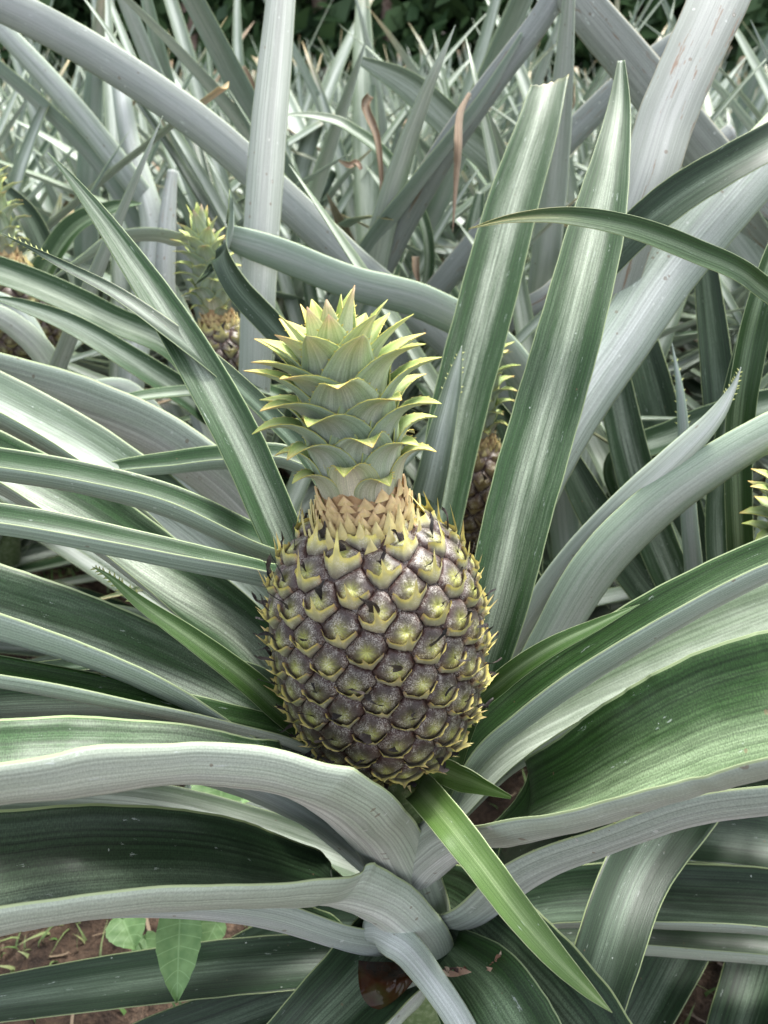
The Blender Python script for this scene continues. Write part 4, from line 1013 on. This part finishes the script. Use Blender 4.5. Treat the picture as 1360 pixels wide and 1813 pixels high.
def broad_mat():
    m, n, l, b, out = newmat('broad_leaf')
    uv = n.new('ShaderNodeUVMap'); uv.uv_map = 'UVMap'; sp_ = n.new('ShaderNodeSeparateXYZ'); l.new(uv.outputs[0], sp_.inputs[0])
    au = math_(n, l, 'ABSOLUTE', math_(n, l, 'SUBTRACT', sp_.outputs[0], 0.5))
    mid = math_(n, l, 'LESS_THAN', au, 0.02)
    ph = math_(n, l, 'SINE', math_(n, l, 'ADD', math_(n, l, 'MULTIPLY', sp_.outputs[1], 700), math_(n, l, 'MULTIPLY', au, -14)))
    vein = math_(n, l, 'MAXIMUM', mid, math_(n, l, 'GREATER_THAN', ph, 0.965))
    tc = n.new('ShaderNodeTexCoord'); t = n.new('ShaderNodeTexNoise'); t.inputs['Scale'].default_value = 90; t.inputs['Detail'].default_value = 5; l.new(tc.outputs['Object'], t.inputs['Vector'])
    r = ramp(n, [(0.3, (0.11, 0.22, 0.07)), (0.7, (0.20, 0.34, 0.13))]); l.new(t.outputs[0], r.inputs[0])
    l.new(mix(n, l, math_(n, l, 'MULTIPLY', vein, 0.45), r.outputs[0], (0.32, 0.48, 0.22)), b.inputs['Base Color']); b.inputs['Roughness'].default_value = 0.55
    bp = n.new('ShaderNodeBump'); bp.inputs['Strength'].default_value = 0.5; bp.inputs['Distance'].default_value = .001; l.new(t.outputs[0], bp.inputs['Height']); l.new(bp.outputs[0], b.inputs['Normal'])
    return m
BROAD = broad_mat()
weed('bright green broad-leaved weed showing between the two big left-hand blades under the fruit', [(392,1404,.80,108,84,176,1), (450,1440,.9,60,50,150,1)])
weed('broad-leaved weed with one long drooping leaf over the soil at lower left', [(316,1690,.655,80,150,176,1), (228,1652,.80,70,62,200,1), (262,1688,.82,50,60,190,1), (372,1658,.82,46,56,150,1), (365,1620,.84,50,40,160,1)])

def water(label, outline, x, y, z):
    h = px(x, y, z).z; top = []
    n = len(outline)
    for i in range(n*4):
        q = catmull([outline[(k) % n] for k in range(n+1)], i/4)
        d = px(q[0], q[1], 1.0)-CAMP; top.append(CAMP+d*((h-CAMP.z)/d.z))
    c = sum(top, Vector())/len(top); N_ = len(top); mb = MB()
    verts = top+[c+(p-c)*0.8-Vector((0, 0, .012)) for p in top]+[c, c-Vector((0, 0, .02))]
    F = [(i, (i+1) % N_, 2*N_) for i in range(N_)]+[((i+1) % N_, i, N_+i, N_+(i+1) % N_) for i in range(N_)]+[(N_+(i+1) % N_, N_+i, 2*N_+1) for i in range(N_)]
    m, nn, l, b, out = newmat('rain_water')
    tc = nn.new('ShaderNodeTexCoord'); t = nn.new('ShaderNodeTexNoise'); t.inputs['Scale'].default_value = 35; t.inputs['Detail'].default_value = 4; l.new(tc.outputs['Object'], t.inputs['Vector'])
    r = ramp(nn, [(0.35, (0.012, 0.010, 0.006)), (0.5, (0.045, 0.016, 0.007)), (0.7, (0.045, 0.045, 0.014))]); l.new(t.outputs[0], r.inputs[0]); l.new(r.outputs[0], b.inputs['Base Color'])
    b.inputs['Roughness'].default_value = 0.04; b.inputs['IOR'].default_value = 1.33
    mb.add(verts, F, 0); o = mb.build('rain_water', m, None, origin=c); tag(o, label, 'water', None, None)
water('brown rain water caught where the lowest front blade meets the plant', [(598, 1695), (650, 1702), (715, 1706), (735, 1730), (700, 1770), (655, 1792), (615, 1770)], 655, 1740, .64)
# torn brown scraps on the broad front blade
mb = MB(); rn = random.Random(9); c0 = px(884, 1702, .603)
for k in range(26):
    a = rn.uniform(0, 2*pi); Lx = rn.uniform(8, 30); wx = rn.uniform(3, 8); ox, oy = rn.gauss(0, 10), rn.gauss(0, 8)+ (12 if k % 3 else 0)
    if k > 18: ox = -60-rn.uniform(0, 50); oy = 20+rn.uniform(-6, 6); a = rn.uniform(-.4, .4)
    dx, dy = cos(a), sin(a); V = []
    for i in range(4):
        v = i/3; zz = .600-.010*v*rn.random()-0.002; w_ = wx*(1-v*v)
        V += [px(884+ox+dx*Lx*v-dy*w_, 1702+oy+dy*Lx*v+dx*w_, zz), px(884+ox+dx*Lx*v+dy*w_, 1702+oy+dy*Lx*v-dx*w_, zz-.001)]
    mb.add(V, [(2*i, 2*i+1, 2*i+3, 2*i+2) for i in range(3)], 0, None, rn.choice([(.20, .10, .06), (.34, .22, .15), (.05, .025, .02), (.50, .40, .30)]))
mb.build('torn_edge', WITHER, big)
